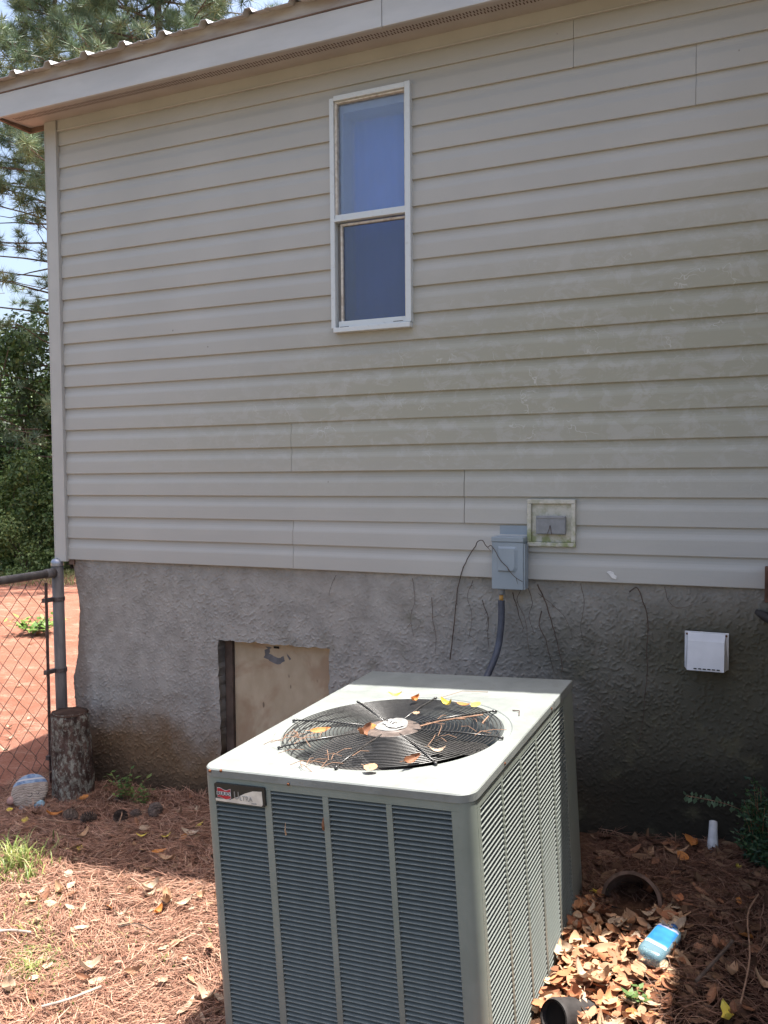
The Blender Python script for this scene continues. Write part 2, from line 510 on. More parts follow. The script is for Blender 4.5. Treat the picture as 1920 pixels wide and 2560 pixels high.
# ------------------------------------------------------------------ house
EXP = 0.1143
house = empty('house', (1.5, 3, 0), 'tan vinyl-sided house with metal roof on a grey stucco foundation', 'house')
def hp(o):
    o.parent = house
    o.matrix_parent_inverse = Matrix.Translation((-1.5, -3, 0))
    return o

WX0, WX1, WZ0, WZ1 = 1.600, 1.992, 1.092, 2.130      # window outer frame on the wall (z above siding bottom)
mb = MB()
T0, T1 = .001, .10
top = 2.44
mb.box(-.06, WX0 + .02, T0, T1, S + .002, S + top)
mb.box(WX1 - .02, 8, T0, T1, S + .002, S + top)
mb.box(WX0 + .02, WX1 - .02, T0, T1, S + .002, S + WZ0 + .02)
mb.box(WX0 + .02, WX1 - .02, T0, T1, S + WZ1 - .02, S + top)
mb.box(-.06, .04, T1, 7, S + .002, S + top)
mb.box(7.9, 8, T1, 7, S + .002, S + top)
mb.box(-.06, 8, 7, 7.1, S + .002, S + top)
mb.box(.04, 7.9, T1, 7, S - .02, S + .001)
wall = hp(mb.obj('wall', M_SIDING))

prof = [(-.0010, .0004), (-.0120, 0.0), (-.0132, .0022), (-.0128, .020), (-.0124, .044), (-.0118, .061),
        (-.0104, .068), (-.0078, .076), (-.0052, .085), (-.0036, .095), (-.0030, .106), (-.0030, EXP + .004)]
def course_patch(mb, k, xa, xb, dy=0.0, zlo=None, zhi=None, wav=0.0):
    pr = []
    z0 = k * EXP
    P = [(yy + dy, z0 + zz) for yy, zz in prof]
    if zlo is not None or zhi is not None:
        lo = -9 if zlo is None else zlo; hi = 9 if zhi is None else zhi
        Q = []
        for i in range(len(P)):
            a = P[i]
            if lo <= a[1] <= hi: Q.append(a)
            if i + 1 < len(P):
                b = P[i + 1]
                for c in (lo, hi):
                    if (a[1] - c) * (b[1] - c) < 0:
                        tt = (c - a[1]) / (b[1] - a[1])
                        Q.append((a[0] + (b[0] - a[0]) * tt, c))
        P = sorted(Q, key=lambda q: q[1]) if lo > -9 else Q
    if len(P) < 2: return
    n = max(1, int((xb - xa) / .25))
    vv = []; ff = []
    m = len(P)
    for i in range(n + 1):
        xx = xa + (xb - xa) * i / n
        w_ = .0011 * noise.noise(Vector((xx * 1.3, k // 2 * 5.1, .3)))
        zw = .0022 * noise.noise(Vector((xx * .8, k // 2 * 3.7, 7.3)))
        for yy, zz in P: vv.append((xx, yy + w_, S + zz + zw))
    for i in range(n):
        for j in range(m - 1):
            a = i * m + j
            ff.append((a, a + m, a + m + 1, a + 1))
    # end returns
    for i in (0, n):
        base_ = len(vv)
        for j in range(m):
            q = vv[i * m + j]; vv.append((q[0], 0.0, q[2]))
        for j in range(m - 1):
            f = (i * m + j, i * m + j + 1, base_ + j + 1, base_ + j)
            ff.append(f if i == 0 else f[::-1])
    mb.add(vv, ff)

seams = {0: 1.378, 1: 2.224, 2: 1.375, 3: 4.9, 4: 5.2, 5: 4.3, 6: 5.5, 7: 4.6, 8: 3.150, 9: 2.688}
for pnl in range(10):
    k0 = pnl * 2
    xs = seams[pnl]
    gp = .0018 if pnl < 5 else .0009
    pieces = [(-.003, xs - gp, 0.0), (xs + gp, 7.95, -.0030 if pnl < 5 else -.0016)]
    out = []
    for xa, xb, dy in pieces:
        zb, zt = k0 * EXP, (k0 + 2) * EXP
        blocked = zt > WZ0 and zb < WZ1
        if blocked and zb >= WZ0 and zt <= WZ1:
            for a, b in ((xa, WX0 + .004), (WX1 - .004, xb)):
                if b - a > .02 and a < b: out.append((max(a, xa), min(b, xb), dy, False))
        else:
            out.append((xa, xb, dy, blocked))
    for xa, xb, dy, notch in out:
        if xb - xa < .02: continue
        mb = MB()
        for k in (k0, k0 + 1):
            zhi = 2.262 if k == 19 else None
            cz0, cz1 = k * EXP, (k + 1) * EXP
            if notch and xa < WX1 and xb > WX0 and cz1 > WZ0 and cz0 < WZ1:
                course_patch(mb, k, xa, WX0 + .004, dy, None, zhi)
                course_patch(mb, k, WX1 - .004, xb, dy, None, zhi)
                if cz0 < WZ0: course_patch(mb, k, WX0 + .004, WX1 - .004, dy, None, WZ0 + .004)
                if cz1 > WZ1: course_patch(mb, k, WX0 + .004, WX1 - .004, dy, WZ1 - .004, zhi)
            else:
                course_patch(mb, k, xa, xb, dy, None, zhi)
        o = mb.obj('siding_panel', M_SIDING, wall, smooth=False)

# corner post, starter/J trims, frieze
mb = MB()
mb.box(-.083, -.004, -.026, .06, S - .012, S + 2.315)
mb.box(-.085, -.078, -.028, -.024, S - .011, S + 2.315)
mb.box(-.011, -.0042, -.030, -.010, S - .011, S + 2.315)
hp(mb.obj('corner_post', M_TRIM, bevel=.003))
mb = MB()
mb.box(.0, 8, -.021, -.0005, S + 2.244, S + 2.33)
mb.box(.0, 8, -.0245, -.0205, S + 2.2432, S + 2.251)
hp(mb.obj('frieze_trim', M_TRIM, bevel=.002))
mb = MB()
mb.box(-.006, .028, -.006, .02, S - .028, S - .002)
hp(mb.obj('starter_clip', M_BROWN))

# stucco foundation
RGX0, RGZ0, RGS = -.1, -1.4, .0022
RH = np.zeros((int(1.42 / RGS), int(4.1 / RGS)), dtype=np.float32)
def stamp(n, lmin, lmax, wmin, wmax, hmin, hmax):
    for _ in range(n):
        cx = rng.uniform(-.08, 3.95); cz = rng.uniform(-1.38, 0.0)
        a = rng.normal(1.05, .95); L = rng.uniform(lmin, lmax); wd = rng.uniform(wmin, wmax); h = rng.uniform(hmin, hmax); bend = rng.normal(0, 18)
        R_ = L * .5 + wd * 2
        i0_, i1_ = int((cx - R_ - RGX0) / RGS), int((cx + R_ - RGX0) / RGS) + 1
        j0_, j1_ = int((cz - R_ - RGZ0) / RGS), int((cz + R_ - RGZ0) / RGS) + 1
        i0_, j0_ = max(i0_, 0), max(j0_, 0); i1_, j1_ = min(i1_, RH.shape[1]), min(j1_, RH.shape[0])
        if i1_ <= i0_ or j1_ <= j0_: continue
        X = RGX0 + np.arange(i0_, i1_) * RGS - cx; Z = RGZ0 + np.arange(j0_, j1_) * RGS - cz
        X, Z = np.meshgrid(X, Z)
        u = X * math.cos(a) + Z * math.sin(a); v = -X * math.sin(a) + Z * math.cos(a) - bend * u * u
        q = np.clip(1 - (np.maximum(np.abs(u) - L * .5 + wd, 0) / wd) ** 2, 0, 1) * np.exp(-np.where(v > 0, v / wd, v / (wd * .45)) ** 2)
        blk = RH[j0_:j1_, i0_:i1_]
        np.maximum(blk, q * h, out=blk)
stamp(24000, .006, .022, .0024, .0048, .25, 1.0)
stamp(900, .02, .05, .005, .009, .15, .4)
def ridge(x, z):
    i_ = (x - RGX0) / RGS; j_ = (z - RGZ0) / RGS
    i0_ = min(max(int(i_), 0), RH.shape[1] - 2); j0_ = min(max(int(j_), 0), RH.shape[0] - 2)
    fx = i_ - i0_; fz = j_ - j0_
    if fx > 1 or fz > 1: return 0.0
    return float((RH[j0_, i0_] * (1 - fx) + RH[j0_, i0_ + 1] * fx) * (1 - fz) + (RH[j0_ + 1, i0_] * (1 - fx) + RH[j0_ + 1, i0_ + 1] * fx) * fz)
DX0, DX1, DZ1 = .936, 1.548, -.372
stl = [(-1.4, .00), (-.82, -.007), (-.647, -.021), (-.546, .007), (-.437, .016), (-.263, .030), (-.198, .023), (-.091, .007), (-.018, -.004), (.1, -.004)]
def stucco_left(z):
    for (z0, x0), (z1, x1) in zip(stl, stl[1:]):
        if z0 <= z <= z1:
            return x0 + (x1 - x0) * (z - z0) / (z1 - z0) + .004 * noise.noise(Vector((z * 30, 0, 0)))
    return 0
ST = .0075
xs_a = np.concatenate([np.linspace(.0, DX0, 284), np.linspace(DX0, DX1, 186)[1:], np.linspace(DX1, 3.7, 653)[1:], np.linspace(3.7, 7.9, 30)[1:]])
zs_a = np.concatenate([np.linspace(-1.35, DZ1, 297), np.linspace(DZ1, -.001, 114)[1:]])
XX, ZZ = np.meshgrid(xs_a, zs_a)
XL = np.array([stucco_left(zz) for zz in zs_a])[:, None]
Xd = XX + XL * np.maximum(0, 1 - XX / .15)
fi = np.clip((Xd - RGX0) / RGS, 0, RH.shape[1] - 2.001); fj = np.clip((ZZ - RGZ0) / RGS, 0, RH.shape[0] - 2.001)
ii_, jj_ = fi.astype(int), fj.astype(int); fx = fi - ii_; fz = fj - jj_
RD = (RH[jj_, ii_] * (1 - fx) + RH[jj_, ii_ + 1] * fx) * (1 - fz) + (RH[jj_ + 1, ii_] * (1 - fx) + RH[jj_ + 1, ii_ + 1] * fx) * fz
und = .0035 * np.sin(Xd * 4.1 + 1.3 * np.sin(ZZ * 5.2)) + .003 * np.sin(ZZ * 6.3 + 1.7 * np.sin(Xd * 3.3 + 2)) + .0018 * np.sin(Xd * 13 + ZZ * 9)
rough_amt = .75 + .35 * np.sin(Xd * 2.3 + 1) * np.sin(ZZ * 4.7 + Xd * 1.1)
Yd = -(.0080 * RD * rough_amt + und) + .008 + np.where(XX < .03, .016 * (1 - XX / .03) ** 2, 0)
Zd = ZZ.copy()
for c_ in (DX0, DX1):
    m_ = np.abs(XX - c_) < 1e-6; Xd[m_] += .0035 * np.sin(ZZ[m_] * 71) * np.sin(ZZ[m_] * 23 + 1)
m_ = np.abs(ZZ - DZ1) < 1e-6; Zd[m_] += .0035 * np.sin(XX[m_] * 67) * np.sin(XX[m_] * 29)
SV = [tuple(q) for q in np.stack([Xd, Yd, Zd + S], 2).reshape(-1, 3)]
nxs = len(xs_a)
SF = []
i0 = int(np.argmin(abs(xs_a - DX0))); i1 = int(np.argmin(abs(xs_a - DX1))); j1 = int(np.argmin(abs(zs_a - DZ1)))
for j in range(len(zs_a) - 1):
    for i in range(nxs - 1):
        if i0 <= i < i1 and j < j1: continue
        a = j * nxs + i
        SF.append((a, a + 1, a + nxs + 1, a + nxs))
def add_strip(ids, off):
    b = len(SV)
    for q in ids: SV.append((SV[q][0] + off[0], SV[q][1] + off[1], SV[q][2] + off[2]))
    for k in range(len(ids) - 1): SF.append((ids[k], ids[k + 1], b + k + 1, b + k))
add_strip([j * nxs for j in range(len(zs_a))], (.03, .12, 0))
add_strip([j * nxs + i0 for j in range(j1 + 1)], (.004, .085, 0))
add_strip([j * nxs + i1 for j in range(j1 + 1)], (0, .085, 0))
add_strip([j1 * nxs + i for i in range(i0, i1 + 1)], (0, .085, 0))
stucco = hp(np_mesh('foundation_wall', SV, SF, M_STUCCO, smooth=True))
mb = MB()
mb.box(.03, .16, .14, 7, -.5, S - .021)
mb.box(7.8, 7.9, .14, 7, -.5, S - .021)
mb.box(.16, 7.8, 6.9, 7, -.5, S - .021)
o = mb.obj('foundation_return', M_STUCCO, stucco)
# crawlspace door
mb = MB(); mb.box(DX0 + .052, DX1 + .01, .070, .085, -.3, S + DZ1 + .02)
door = hp(mb.obj('access_door', M_PLY))
mb = MB(); mb.box(DX0 + .006, DX0 + .048, .054, .09, -.3, S + DZ1 + .02)
mb.obj('door_jamb', M_JAMBWOOD, door)
mb = MB(); mb.box(DX0 + .28, DX0 + .31, .0665, .0695, S + DZ1 - .032, S + DZ1 - .022)
mb.obj('pull_slot', M_DARK, door)
# chipped paint patch, thin flake outline on the panel
mb = MB()
pt = []
for i in range(28):
    a = 2 * math.pi * i / 28
    rr = .072 * (1 + .5 * noise.noise(Vector((math.cos(a) * 4, math.sin(a) * 4, 4))))
    pt.append((DX0 + .30 + rr * 1.0 * math.cos(a), S + DZ1 - .056 + .052 * math.sin(a) * (1 + .4 * noise.noise(Vector((a, 1, 1))))))
inn = [(DX0 + .30 + (q[0] - DX0 - .30) * .68 + .006, S + DZ1 - .042 + (q[1] - S - DZ1 + .052) * .62) for q in pt]
vv = [(q[0], .0692, q[1]) for q in pt] + [(q[0], .0692, q[1]) for q in inn]
ff = [(i, (i + 1) % 28, 28 + (i + 1) % 28, 28 + i) for i in list(range(11, 24)) + [25, 26]]
mb.add(vv, ff)
for i in range(2):
    pass
mb.obj('bare_patch', simple('bare_grey_primer', (.15, .145, .15), .85, .15, var=.2), door)

# eave
EY = -.205
mb = MB()
mb.add([(-.205, EY, S + 2.284), (8.2, EY, S + 2.284), (8.2, .0, S + 2.303), (-.205, .0, S + 2.303),
        (-.205, EY, S + 2.30), (8.2, EY, S + 2.30), (8.2, .0, S + 2.32), (-.205, .0, S + 2.32)],
       [(0, 3, 2, 1), (4, 5, 6, 7), (0, 1, 5, 4), (1, 2, 6, 5), (2, 3, 7, 6), (3, 0, 4, 7)])
soffit = hp(mb.obj('soffit', M_SOFFIT))
mb = MB()
xk = -.17
while xk < 5:
    for row in range(2):
        yb = -.115 - row * .028 + (.004 if int(xk * 50) % 2 else 0)
        z_ = lambda yy: S + 2.303 + (2.284 - 2.303) * (yy / EY) - .0006
        x0 = xk + row * .006
        mb.add([(x0, yb, z_(yb)), (x0 + .006, yb, z_(yb)), (x0 + .006, yb - .021, z_(yb - .021)), (x0, yb - .021, z_(yb - .021))], [(0, 3, 2, 1)])
    xk += .0145
tag(mb.obj('vent_slots', M_SLOT, soffit), kind='stuff')
mb = MB()
for xx in np.arange(-.18, 8, .41):
    mb.box(xx, xx + .003, EY + .002, -.001, S + 2.281, S + 2.2838)
mb = MB()
def fascia(mb, y0, y1, z0, z1):
    n = 24
    for i in range(n):
        xa = -.21 + 8.4 * i / n; xb = -.21 + 8.4 * (i + 1) / n - .0
        mb.add([(xa, y0, z0), (xb, y0, z0), (xb, y1, z0), (xa, y1, z0), (xa, y0, z1), (xb, y0, z1), (xb, y1, z1), (xa, y1, z1)],
               [(0, 3, 2, 1), (4, 5, 6, 7), (0, 1, 5, 4), (2, 3, 7, 6)] + ([(3, 0, 4, 7)] if i == 0 else []) + ([(1, 2, 6, 5)] if i == n - 1 else []))
for xa, xb in ((-.21, 1.945), (1.9475, 5.6), (5.6025, 8.2)):
    mb = MB()
    mb.box(xa, xb, EY - .016, EY - .001, S + 2.277, S + 2.392)
    hp(mb.obj('fascia_board', M_FASCIA, bevel=.002))
mb = MB(); mb.box(-.213, 8.2, EY - .019, EY - .001, S + 2.3925, S + 2.3985)
hp(mb.obj('fascia_seam', M_BROWN))
mb = MB(); mb.box(-.21, 8.2, EY - .017, EY - .001, S + 2.399, S + 2.462)
hp(mb.obj('upper_fascia', M_UPF))
# boxed eave end and rake board
mb = MB()
mb.add([(-.223, EY - .016, S + 2.274), (-.206, EY - .016, S + 2.274), (-.206, .012, S + 2.279), (-.223, .012, S + 2.279),
        (-.223, EY - .016, S + 2.45), (-.206, EY - .016, S + 2.45), (-.206, .012, S + 2.49), (-.223, .012, S + 2.49)],
       [(0, 3, 2, 1), (4, 5, 6, 7), (0, 1, 5, 4), (1, 2, 6, 5), (2, 3, 7, 6), (3, 0, 4, 7)])
mb.box(-.206, -.084, .0005, .012, S + 2.279, S + 2.48)
hp(mb.obj('eave_return', M_BROWN))
mb = MB()
TR = math.tan(math.radians(14))
mb.add([(-.222, .0125, S + 2.36), (-.206, .0125, S + 2.36), (-.206, 3.5, S + 2.36 + 3.5 * TR), (-.222, 3.5, S + 2.36 + 3.5 * TR),
        (-.222, .0125, S + 2.49), (-.206, .0125, S + 2.49), (-.206, 3.5, S + 2.49 + 3.5 * TR), (-.222, 3.5, S + 2.49 + 3.5 * TR)],
       [(0, 3, 2, 1), (4, 5, 6, 7), (0, 1, 5, 4), (1, 2, 6, 5), (2, 3, 7, 6), (3, 0, 4, 7)])
hp(mb.obj('rake_board', M_BROWN))
mb = MB()   # gable infill
mb.add([(-.06, .1, S + 2.44), (-.06, 7, S + 2.44), (-.06, 3.5, S + 2.44 + 3.45 * TR), (.0, .1, S + 2.44), (.0, 7, S + 2.44), (.0, 3.5, S + 2.44 + 3.45 * TR)],
       [(0, 2, 1), (3, 4, 5), (0, 1, 4, 3), (1, 2, 5, 4), (2, 0, 3, 5)])
hp(mb.obj('gable_wall', M_SIDING))
# ribbed metal roof: front and back slopes, ribs running up the slope
PITCH = .229
pr = []
x0 = -.245
k = 0
xr = -.268
while xr < 8.1:
    pr += [(xr - .030, 0), (xr - .016, .023), (xr + .010, .023), (xr + .024, 0), (xr + .082, 0), (xr + .088, .004), (xr + .104, .004), (xr + .110, 0)]
    xr += PITCH
pr = [q for q in pr if -.25 < q[0] < 8.25]
REY = -.272; RZ = S + 2.440
mb = MB()
nn = len(pr)
vv = []
for (yy, zz) in ((REY, RZ), (3.5, RZ + (3.5 - REY) * TR), (7.3, RZ + (3.5 - REY) * TR - 3.8 * TR)):
    for (xx, h) in pr: vv.append((xx, yy, zz + h))
for (yy, zz) in ((REY, RZ), (3.5, RZ + (3.5 - REY) * TR), (7.3, RZ + (3.5 - REY) * TR - 3.8 * TR)):
    for (xx, h) in pr: vv.append((xx, yy, zz + h - .0016))
ff = []
for s_ in range(2):
    for i in range(nn - 1):
        a = s_ * nn + i
        ff.append((a, a + 1, a + nn + 1, a + nn))
        b = a + 3 * nn
        ff.append((b, b + nn, b + nn + 1, b + 1))
for i in range(nn - 1):
    ff.append((i, i + 3 * nn, i + 1 + 3 * nn, i + 1))
mb.add(vv, ff)
roof = hp(mb.obj('metal_roof', M_ROOF))
mb = MB()
mb.add([(-.20, EY + .02, S + 2.43), (8.1, EY + .02, S + 2.43), (8.1, 3.5, S + 2.43 + 3.7 * TR - .03), (-.20, 3.5, S + 2.43 + 3.7 * TR - .03)], [(0, 1, 2, 3)])
mb.obj('roof_deck', M_BROWN, roof)

# ------------------------------------------------------------------ window
def P3(x, y, z): return (x, y, S + z)
mb = MB()
fy0, fy1 = -.034, .02
mb.box(WX0, WX0 + .022, fy0 + .004, fy1, S + WZ0 + .010, S + WZ1 - .008)         # left jamb
mb.box(WX1 - .026, WX1, fy0, fy1, S + WZ0 + .012, S + WZ1)                       # right jamb
mb.box(WX0 + .0225, WX1 - .0262, fy0 + .0015, fy1, S + WZ1 - .024, S + WZ1 - .001)   # head
win = hp(mb.obj('window', M_WIN, bevel=.0025))
mb = MB()
mb.box(WX0 + .018, WX1 - .001, fy0 - .012, fy1, S + WZ0 - .012, S + WZ0 + .0095)
mb.obj('sill', M_WIN, win, bevel=.002)
ZM = 1.592
ix0, ix1 = WX0 + .0225, WX1 - .0265
# upper sash
mb = MB()
mb.box(ix0, ix0 + .012, -.022, .015, S + ZM + .014, S + WZ1 - .0245)
mb.box(ix1 - .006, ix1, -.022, .015, S + ZM + .014, S + WZ1 - .0245)
mb.box(ix0 + .0122, ix1 - .0062, -.021, .015, S + WZ1 - .033, S + WZ1 - .0247)
mb.obj('upper_sash', M_WINTAN, win, bevel=.0015)
mb = MB()
mb.box(ix0, ix1, -.026, .015, S + ZM - .004, S + ZM + .0138)
mb.box(ix0 - .006, ix1 + .002, -.031, .013, S + ZM - .017, S + ZM - .0045)
mb.obj('meeting_rail', M_WIN, win, bevel=.002)
# lower sash set deeper
mb = MB()
mb.box(ix0 + .020, ix0 + .030, -.012, .012, S + WZ0 + .040, S + ZM - .024)
mb.box(ix1 - .010, ix1 - .0005, -.012, .012, S + WZ0 + .040, S + ZM - .024)
mb.box(ix0 + .0302, ix1 - .0102, -.011, .012, S + ZM - .034, S + ZM - .0242)
mb.obj('lower_sash', M_WINTAN, win, bevel=.0015)
mb = MB()
mb.box(ix0 + .012, ix1 - .0002, -.022, .012, S + WZ0 + .0100, S + WZ0 + .0398)
mb.obj('bottom_rail', M_WIN, win, bevel=.002)
mb = MB()
mb.box(ix0, ix0 + .0198, .004, .014, S + WZ0 + .011, S + ZM - .0245)
mb.obj('sash_track', simple('track_shadow_grey', (.20, .19, .18), .7, .2), win)
for xa in (ix0 + .018, ix1 - .062):
    mb = MB(); mb.box(xa, xa + .045, -.0235, -.0222, S + WZ0 + .0135 + (.006 if xa > 1.8 else 0), S + WZ0 + .0155 + (.006 if xa > 1.8 else 0))
    mb.obj('weep_slot', M_DARK, win)
mb = MB(); mb.box(ix0 + .010, ix1 - .004, -.004, .000, S + ZM + .012, S + WZ1 - .036)
mb.obj('upper_pane', M_GLASS_UP, win)
mb = MB(); mb.box(ix0 + .026, ix1 - .006, .000, .004, S + WZ0 + .034, S + ZM - .028)
mb.obj('lower_pane', M_GLASS_LO, win)
# returns and curtain behind the obscure glass
mb = MB()
mb.box(WX0 - .01, WX0 + .045, .022, .13, S + WZ0 - .02, S + WZ1 + .02)
mb.box(WX1 - .012, WX1 + .02, .022, .13, S + WZ0 - .02, S + WZ1 + .02)
mb.box(WX0 + .0455, WX1 - .0125, .022, .13, S + WZ1 - .062, S + WZ1 + .02)
mb.box(WX0 + .0455, WX1 - .0125, .022, .13, S + WZ0 - .02, S + WZ0 + .02)
mb.obj('window_return', M_ROOMWALL, win)
mb = MB()
vv = []; n = 40
for i in range(n + 1):
    xx = WX0 - .02 + (WX1 - WX0 + .04) * i / n
    yy = .136 + .006 * math.sin(i * .9) + .004 * math.sin(i * .37 + 1)
    vv += [(xx, yy, S + WZ0 - .05), (xx, yy, S + WZ1 + .05)]
mb.add(vv, [(2 * i, 2 * i + 2, 2 * i + 3, 2 * i + 1) for i in range(n)])
cur = mb.obj('curtain', M_CURTAIN, None, smooth=True)
cur.location = (0, 0, 0)
tag(cur, 'blue curtain hanging behind the obscured glass of the narrow window', 'curtain')

# ------------------------------------------------------------------ condenser
AM = Matrix(((.99878, .00971, -.04839, 1.97099), (-.01107, .99955, -.02805, -1.57693), (.04809, .02855, .99843, -.37020 + S), (0, 0, 0, 1)))
ac = empty('air_conditioner', (0, 0, 0), 'grey-green air conditioner condenser standing on the ground before the foundation wall', 'air conditioner')
ac.matrix_world = AM
W_, D1, D2, H_ = .80, .842, 1.126, .83

def rrect(x0, x1, y0, y1, r, n=8):
    rs = r if isinstance(r, (list, tuple)) else [r] * 4
    pts = []
    for (cx, cy, a0, rr) in ((x1 - rs[0], y0 + rs[0], -90, rs[0]), (x1 - rs[1], y1 - rs[1], 0, rs[1]), (x0 + rs[2], y1 - rs[2], 90, rs[2]), (x0 + rs[3], y0 + rs[3], 180, rs[3])):
        for i in range(n + 1):
            a = math.radians(a0 + 90 * i / n)
            pts.append((cx + rr * math.cos(a), cy + rr * math.sin(a)))
    return pts
CX, CY, CR = .395, .435, .337
def lid_ring():
    pts = rrect(0, W_, 0, D1, [.045, .006, .006, .045], 10)
    # densify long edges
    out = []
    for i in range(len(pts)):
        a = pts[i]; b = pts[(i + 1) % len(pts)]
        L = math.hypot(b[0] - a[0], b[1] - a[1])
        n = max(1, int(L / .03))
        for k in range(n): out.append((a[0] + (b[0] - a[0]) * k / n, a[1] + (b[1] - a[1]) * k / n))
    return out
outer = lid_ring()
N = len(outer)
def circ(r): 
    c = []
    for (px, py) in outer:
        a = math.atan2(py - CY, px - CX); c.append((CX + r * math.cos(a), CY + r * math.sin(a)))
    return c
rings = [([(q[0] + (CX - q[0]) * .002, q[1] + (CY - q[1]) * .002) for q in outer], -.0240),
         (outer, -.0235), (outer, -.0045),
         ([(q[0] + (CX - q[0]) * .006, q[1] + (CY - q[1]) * .006) for q in outer], -.0010),
         ([(q[0] + (CX - q[0]) * .018, q[1] + (CY - q[1]) * .018) for q in outer], .0),
         (circ(.366), .0005), (circ(.363), -.0025), (circ(CR + .004), -.004), (circ(CR), -.010), (circ(CR - .022), -.045), (circ(CR - .030), -.09), (circ(CR - .028), -.13)]
vv = []
for ring, z in rings:
    for q in ring: vv.append((q[0], q[1], z))
ff = []
for j in range(len(rings) - 1):
    for i in range(N):
        i2 = (i + 1) % N
        ff.append((j * N + i, j * N + i2, (j + 1) * N + i2, (j + 1) * N + i))
mb = MB(); mb.add(vv, ff)
lid = mb.obj('lid', M_LID, ac, smooth=True)
lid.data.set_sharp_from_angle(angle=math.radians(28))
mb = MB()
mb.box(.0005, W_ - .0005, D1 + .0015, D2, -.034, -.0012)
rear = mb.obj('rear_lid', M_LID, ac, bevel=.004)
for (xa, ya, za) in ((.033, -.0012, -.0082), (.285, -.0012, -.0215), (.07, -.0008, -.0045), (.80, .27, -.014), (.80, .80, -.014)):
    mb = MB()
    if ya < 0: mb.lathe([(.0001, .0035), (.0028, .003), (.0042, .0005), (.0045, -.002)], 10)
    else: mb.lathe([(.0001, .0035), (.0028, .003), (.0042, .0005), (.0045, -.002)], 10)
    s_ = mb.obj('screw', M_RUST, lid)
    s_.location = (xa, ya, za)
    s_.rotation_euler = (math.pi / 2, 0, 0) if ya < 0 else (0, math.pi / 2, 0)

# cabinet frame strips
fc = [(.043, .203), (.224, .383), (.400, .566), (.582, .742)]
scn = [(.062, .240), (.256, .424), (.440, .597), (.613, .790), (.806, .975)]
ZT, ZB = -.0245, -H_
PITCHL = .0128
NROW = 58
zf0, zs0 = -.047, -.052
PS, NRS = .0152, 49
def strip_front(mb, xa, xb, za, zb): mb.box(xa, xb, .0035, .0050, zb, za)
mb = MB()
LOW = zf0 - NROW * PITCHL - .004
strip_front(mb, .036, .764, ZT, zf0 + .0005)
strip_front(mb, .036, .764, LOW, ZB)
ed = [.036] + [v for c in fc for v in c] + [.764]
for i in range(0, len(ed), 2): strip_front(mb, ed[i], ed[i + 1], zf0, LOW)
front = mb.obj('front_panel', M_AC, ac)
mb = MB()
strip = lambda ya, yb, za, zb: mb.box(W_ - .0050, W_ - .0035, ya, yb, zb, za)
LOWS = zs0 - NRS * PS - .004
strip(.040, .985, ZT, zs0 + .0005); strip(.040, .985, LOWS, ZB)
ed = [.040] + [v for c in scn for v in c] + [.985]
for i in range(0, len(ed), 2): strip(ed[i], ed[i + 1], zs0, LOWS)
side = mb.obj('side_panel', M_AC, ac)
# rounded front corners
def corner(mb, cx, cy, r, a0, a1):
    n = 10
    vv = []
    for i in range(n + 1):
        a = math.radians(a0 + (a1 - a0) * i / n)
        vv += [(cx + r * math.cos(a), cy + r * math.sin(a), ZB), (cx + r * math.cos(a), cy + r * math.sin(a), ZT)]
    mb.add(vv, [(2 * i, 2 * i + 2, 2 * i + 3, 2 * i + 1) for i in range(n)])
mb = MB(); corner(mb, .036, .0365, .033, 180, 270); mb.obj('corner_panel', M_AC, ac, smooth=True)
mb = MB(); corner(mb, W_ - .0385, .0385, .035, -90, 0); mb.obj('corner_panel', M_AC, ac, smooth=True)
mb = MB(); mb.box(.003, .0045, .0365, D2 - .004, ZB, ZT); mb.obj('left_panel', M_AC, ac)
mb = MB(); mb.box(W_ - .02, W_ - .003, .986, D2 - .004, ZB, -.0345); mb.obj('rear_corner_panel', M_AC, ac, bevel=.004)
mb = MB(); mb.box(.005, W_ - .0205, D2 - .008, D2 - .005, ZB, -.0345); mb.obj('rear_panel', M_AC, ac)
mb = MB(); mb.box(.006, W_ - .0055, .006, D2 - .009, ZB + .001, ZB + .03); mb.obj('base_pan', M_AC, ac)
# coil behind the louvres
mb = MB()
mb.box(.03, W_ - .03, .030, .034, ZB + .031, ZT - .002)
mb.box(W_ - .034, W_ - .030, .0345, .98, ZB + .031, ZT - .002)
mb.box(.030, .034, .0345, .98, ZB + .031, ZT - .002)
mb.box(.0345, W_ - .0345, .976, .98, ZB + .031, ZT - .002)
mb.obj('coil', M_COIL, ac)

def louvre_mesh(length, name):
    """pressed hood: rises out of the panel, closed rounded ends, open below. Local x along length, -y outward."""
    mb = MB()
    pf = [(.0210, .0004), (.0120, -.0022), (.0002, -.0056), (-.0004, -.0062), (-.0002, -.0075)]
    vv = []; ff = []
    m = len(pf)
    for xx in (.0004, length - .0004):
        for (yy, zz) in pf: vv.append((xx, yy + .0040, zz))
    for j in range(m - 1): ff.append((j, j + 1, j + m + 1, j + m))
    mb.add(vv, ff)
    me = mb.mesh(name, True)
    me.materials.append(M_LOUV)
    return me
mbc = MB()
for (xa, xb) in fc:
    mbc.box(xa - .0008, xa, .0051, .026, LOW, zf0 + .002); mbc.box(xb, xb + .0008, .0051, .026, LOW, zf0 + .002)
    mbc.box(xa, xb, .0051, .026, zf0 + .0015, zf0 + .0025)
mbc.obj('louvre_cheeks', M_LOUV, front)
mbc = MB()
for (ya, yb) in scn:
    mbc.box(W_ - .026, W_ - .0051, ya - .0008, ya, LOWS, zs0 + .002); mbc.box(W_ - .026, W_ - .0051, yb, yb + .0008, LOWS, zs0 + .002)
    mbc.box(W_ - .026, W_ - .0051, ya, yb, zs0 + .0015, zs0 + .0025)
mbc.obj('louvre_cheeks', M_LOUV, side)
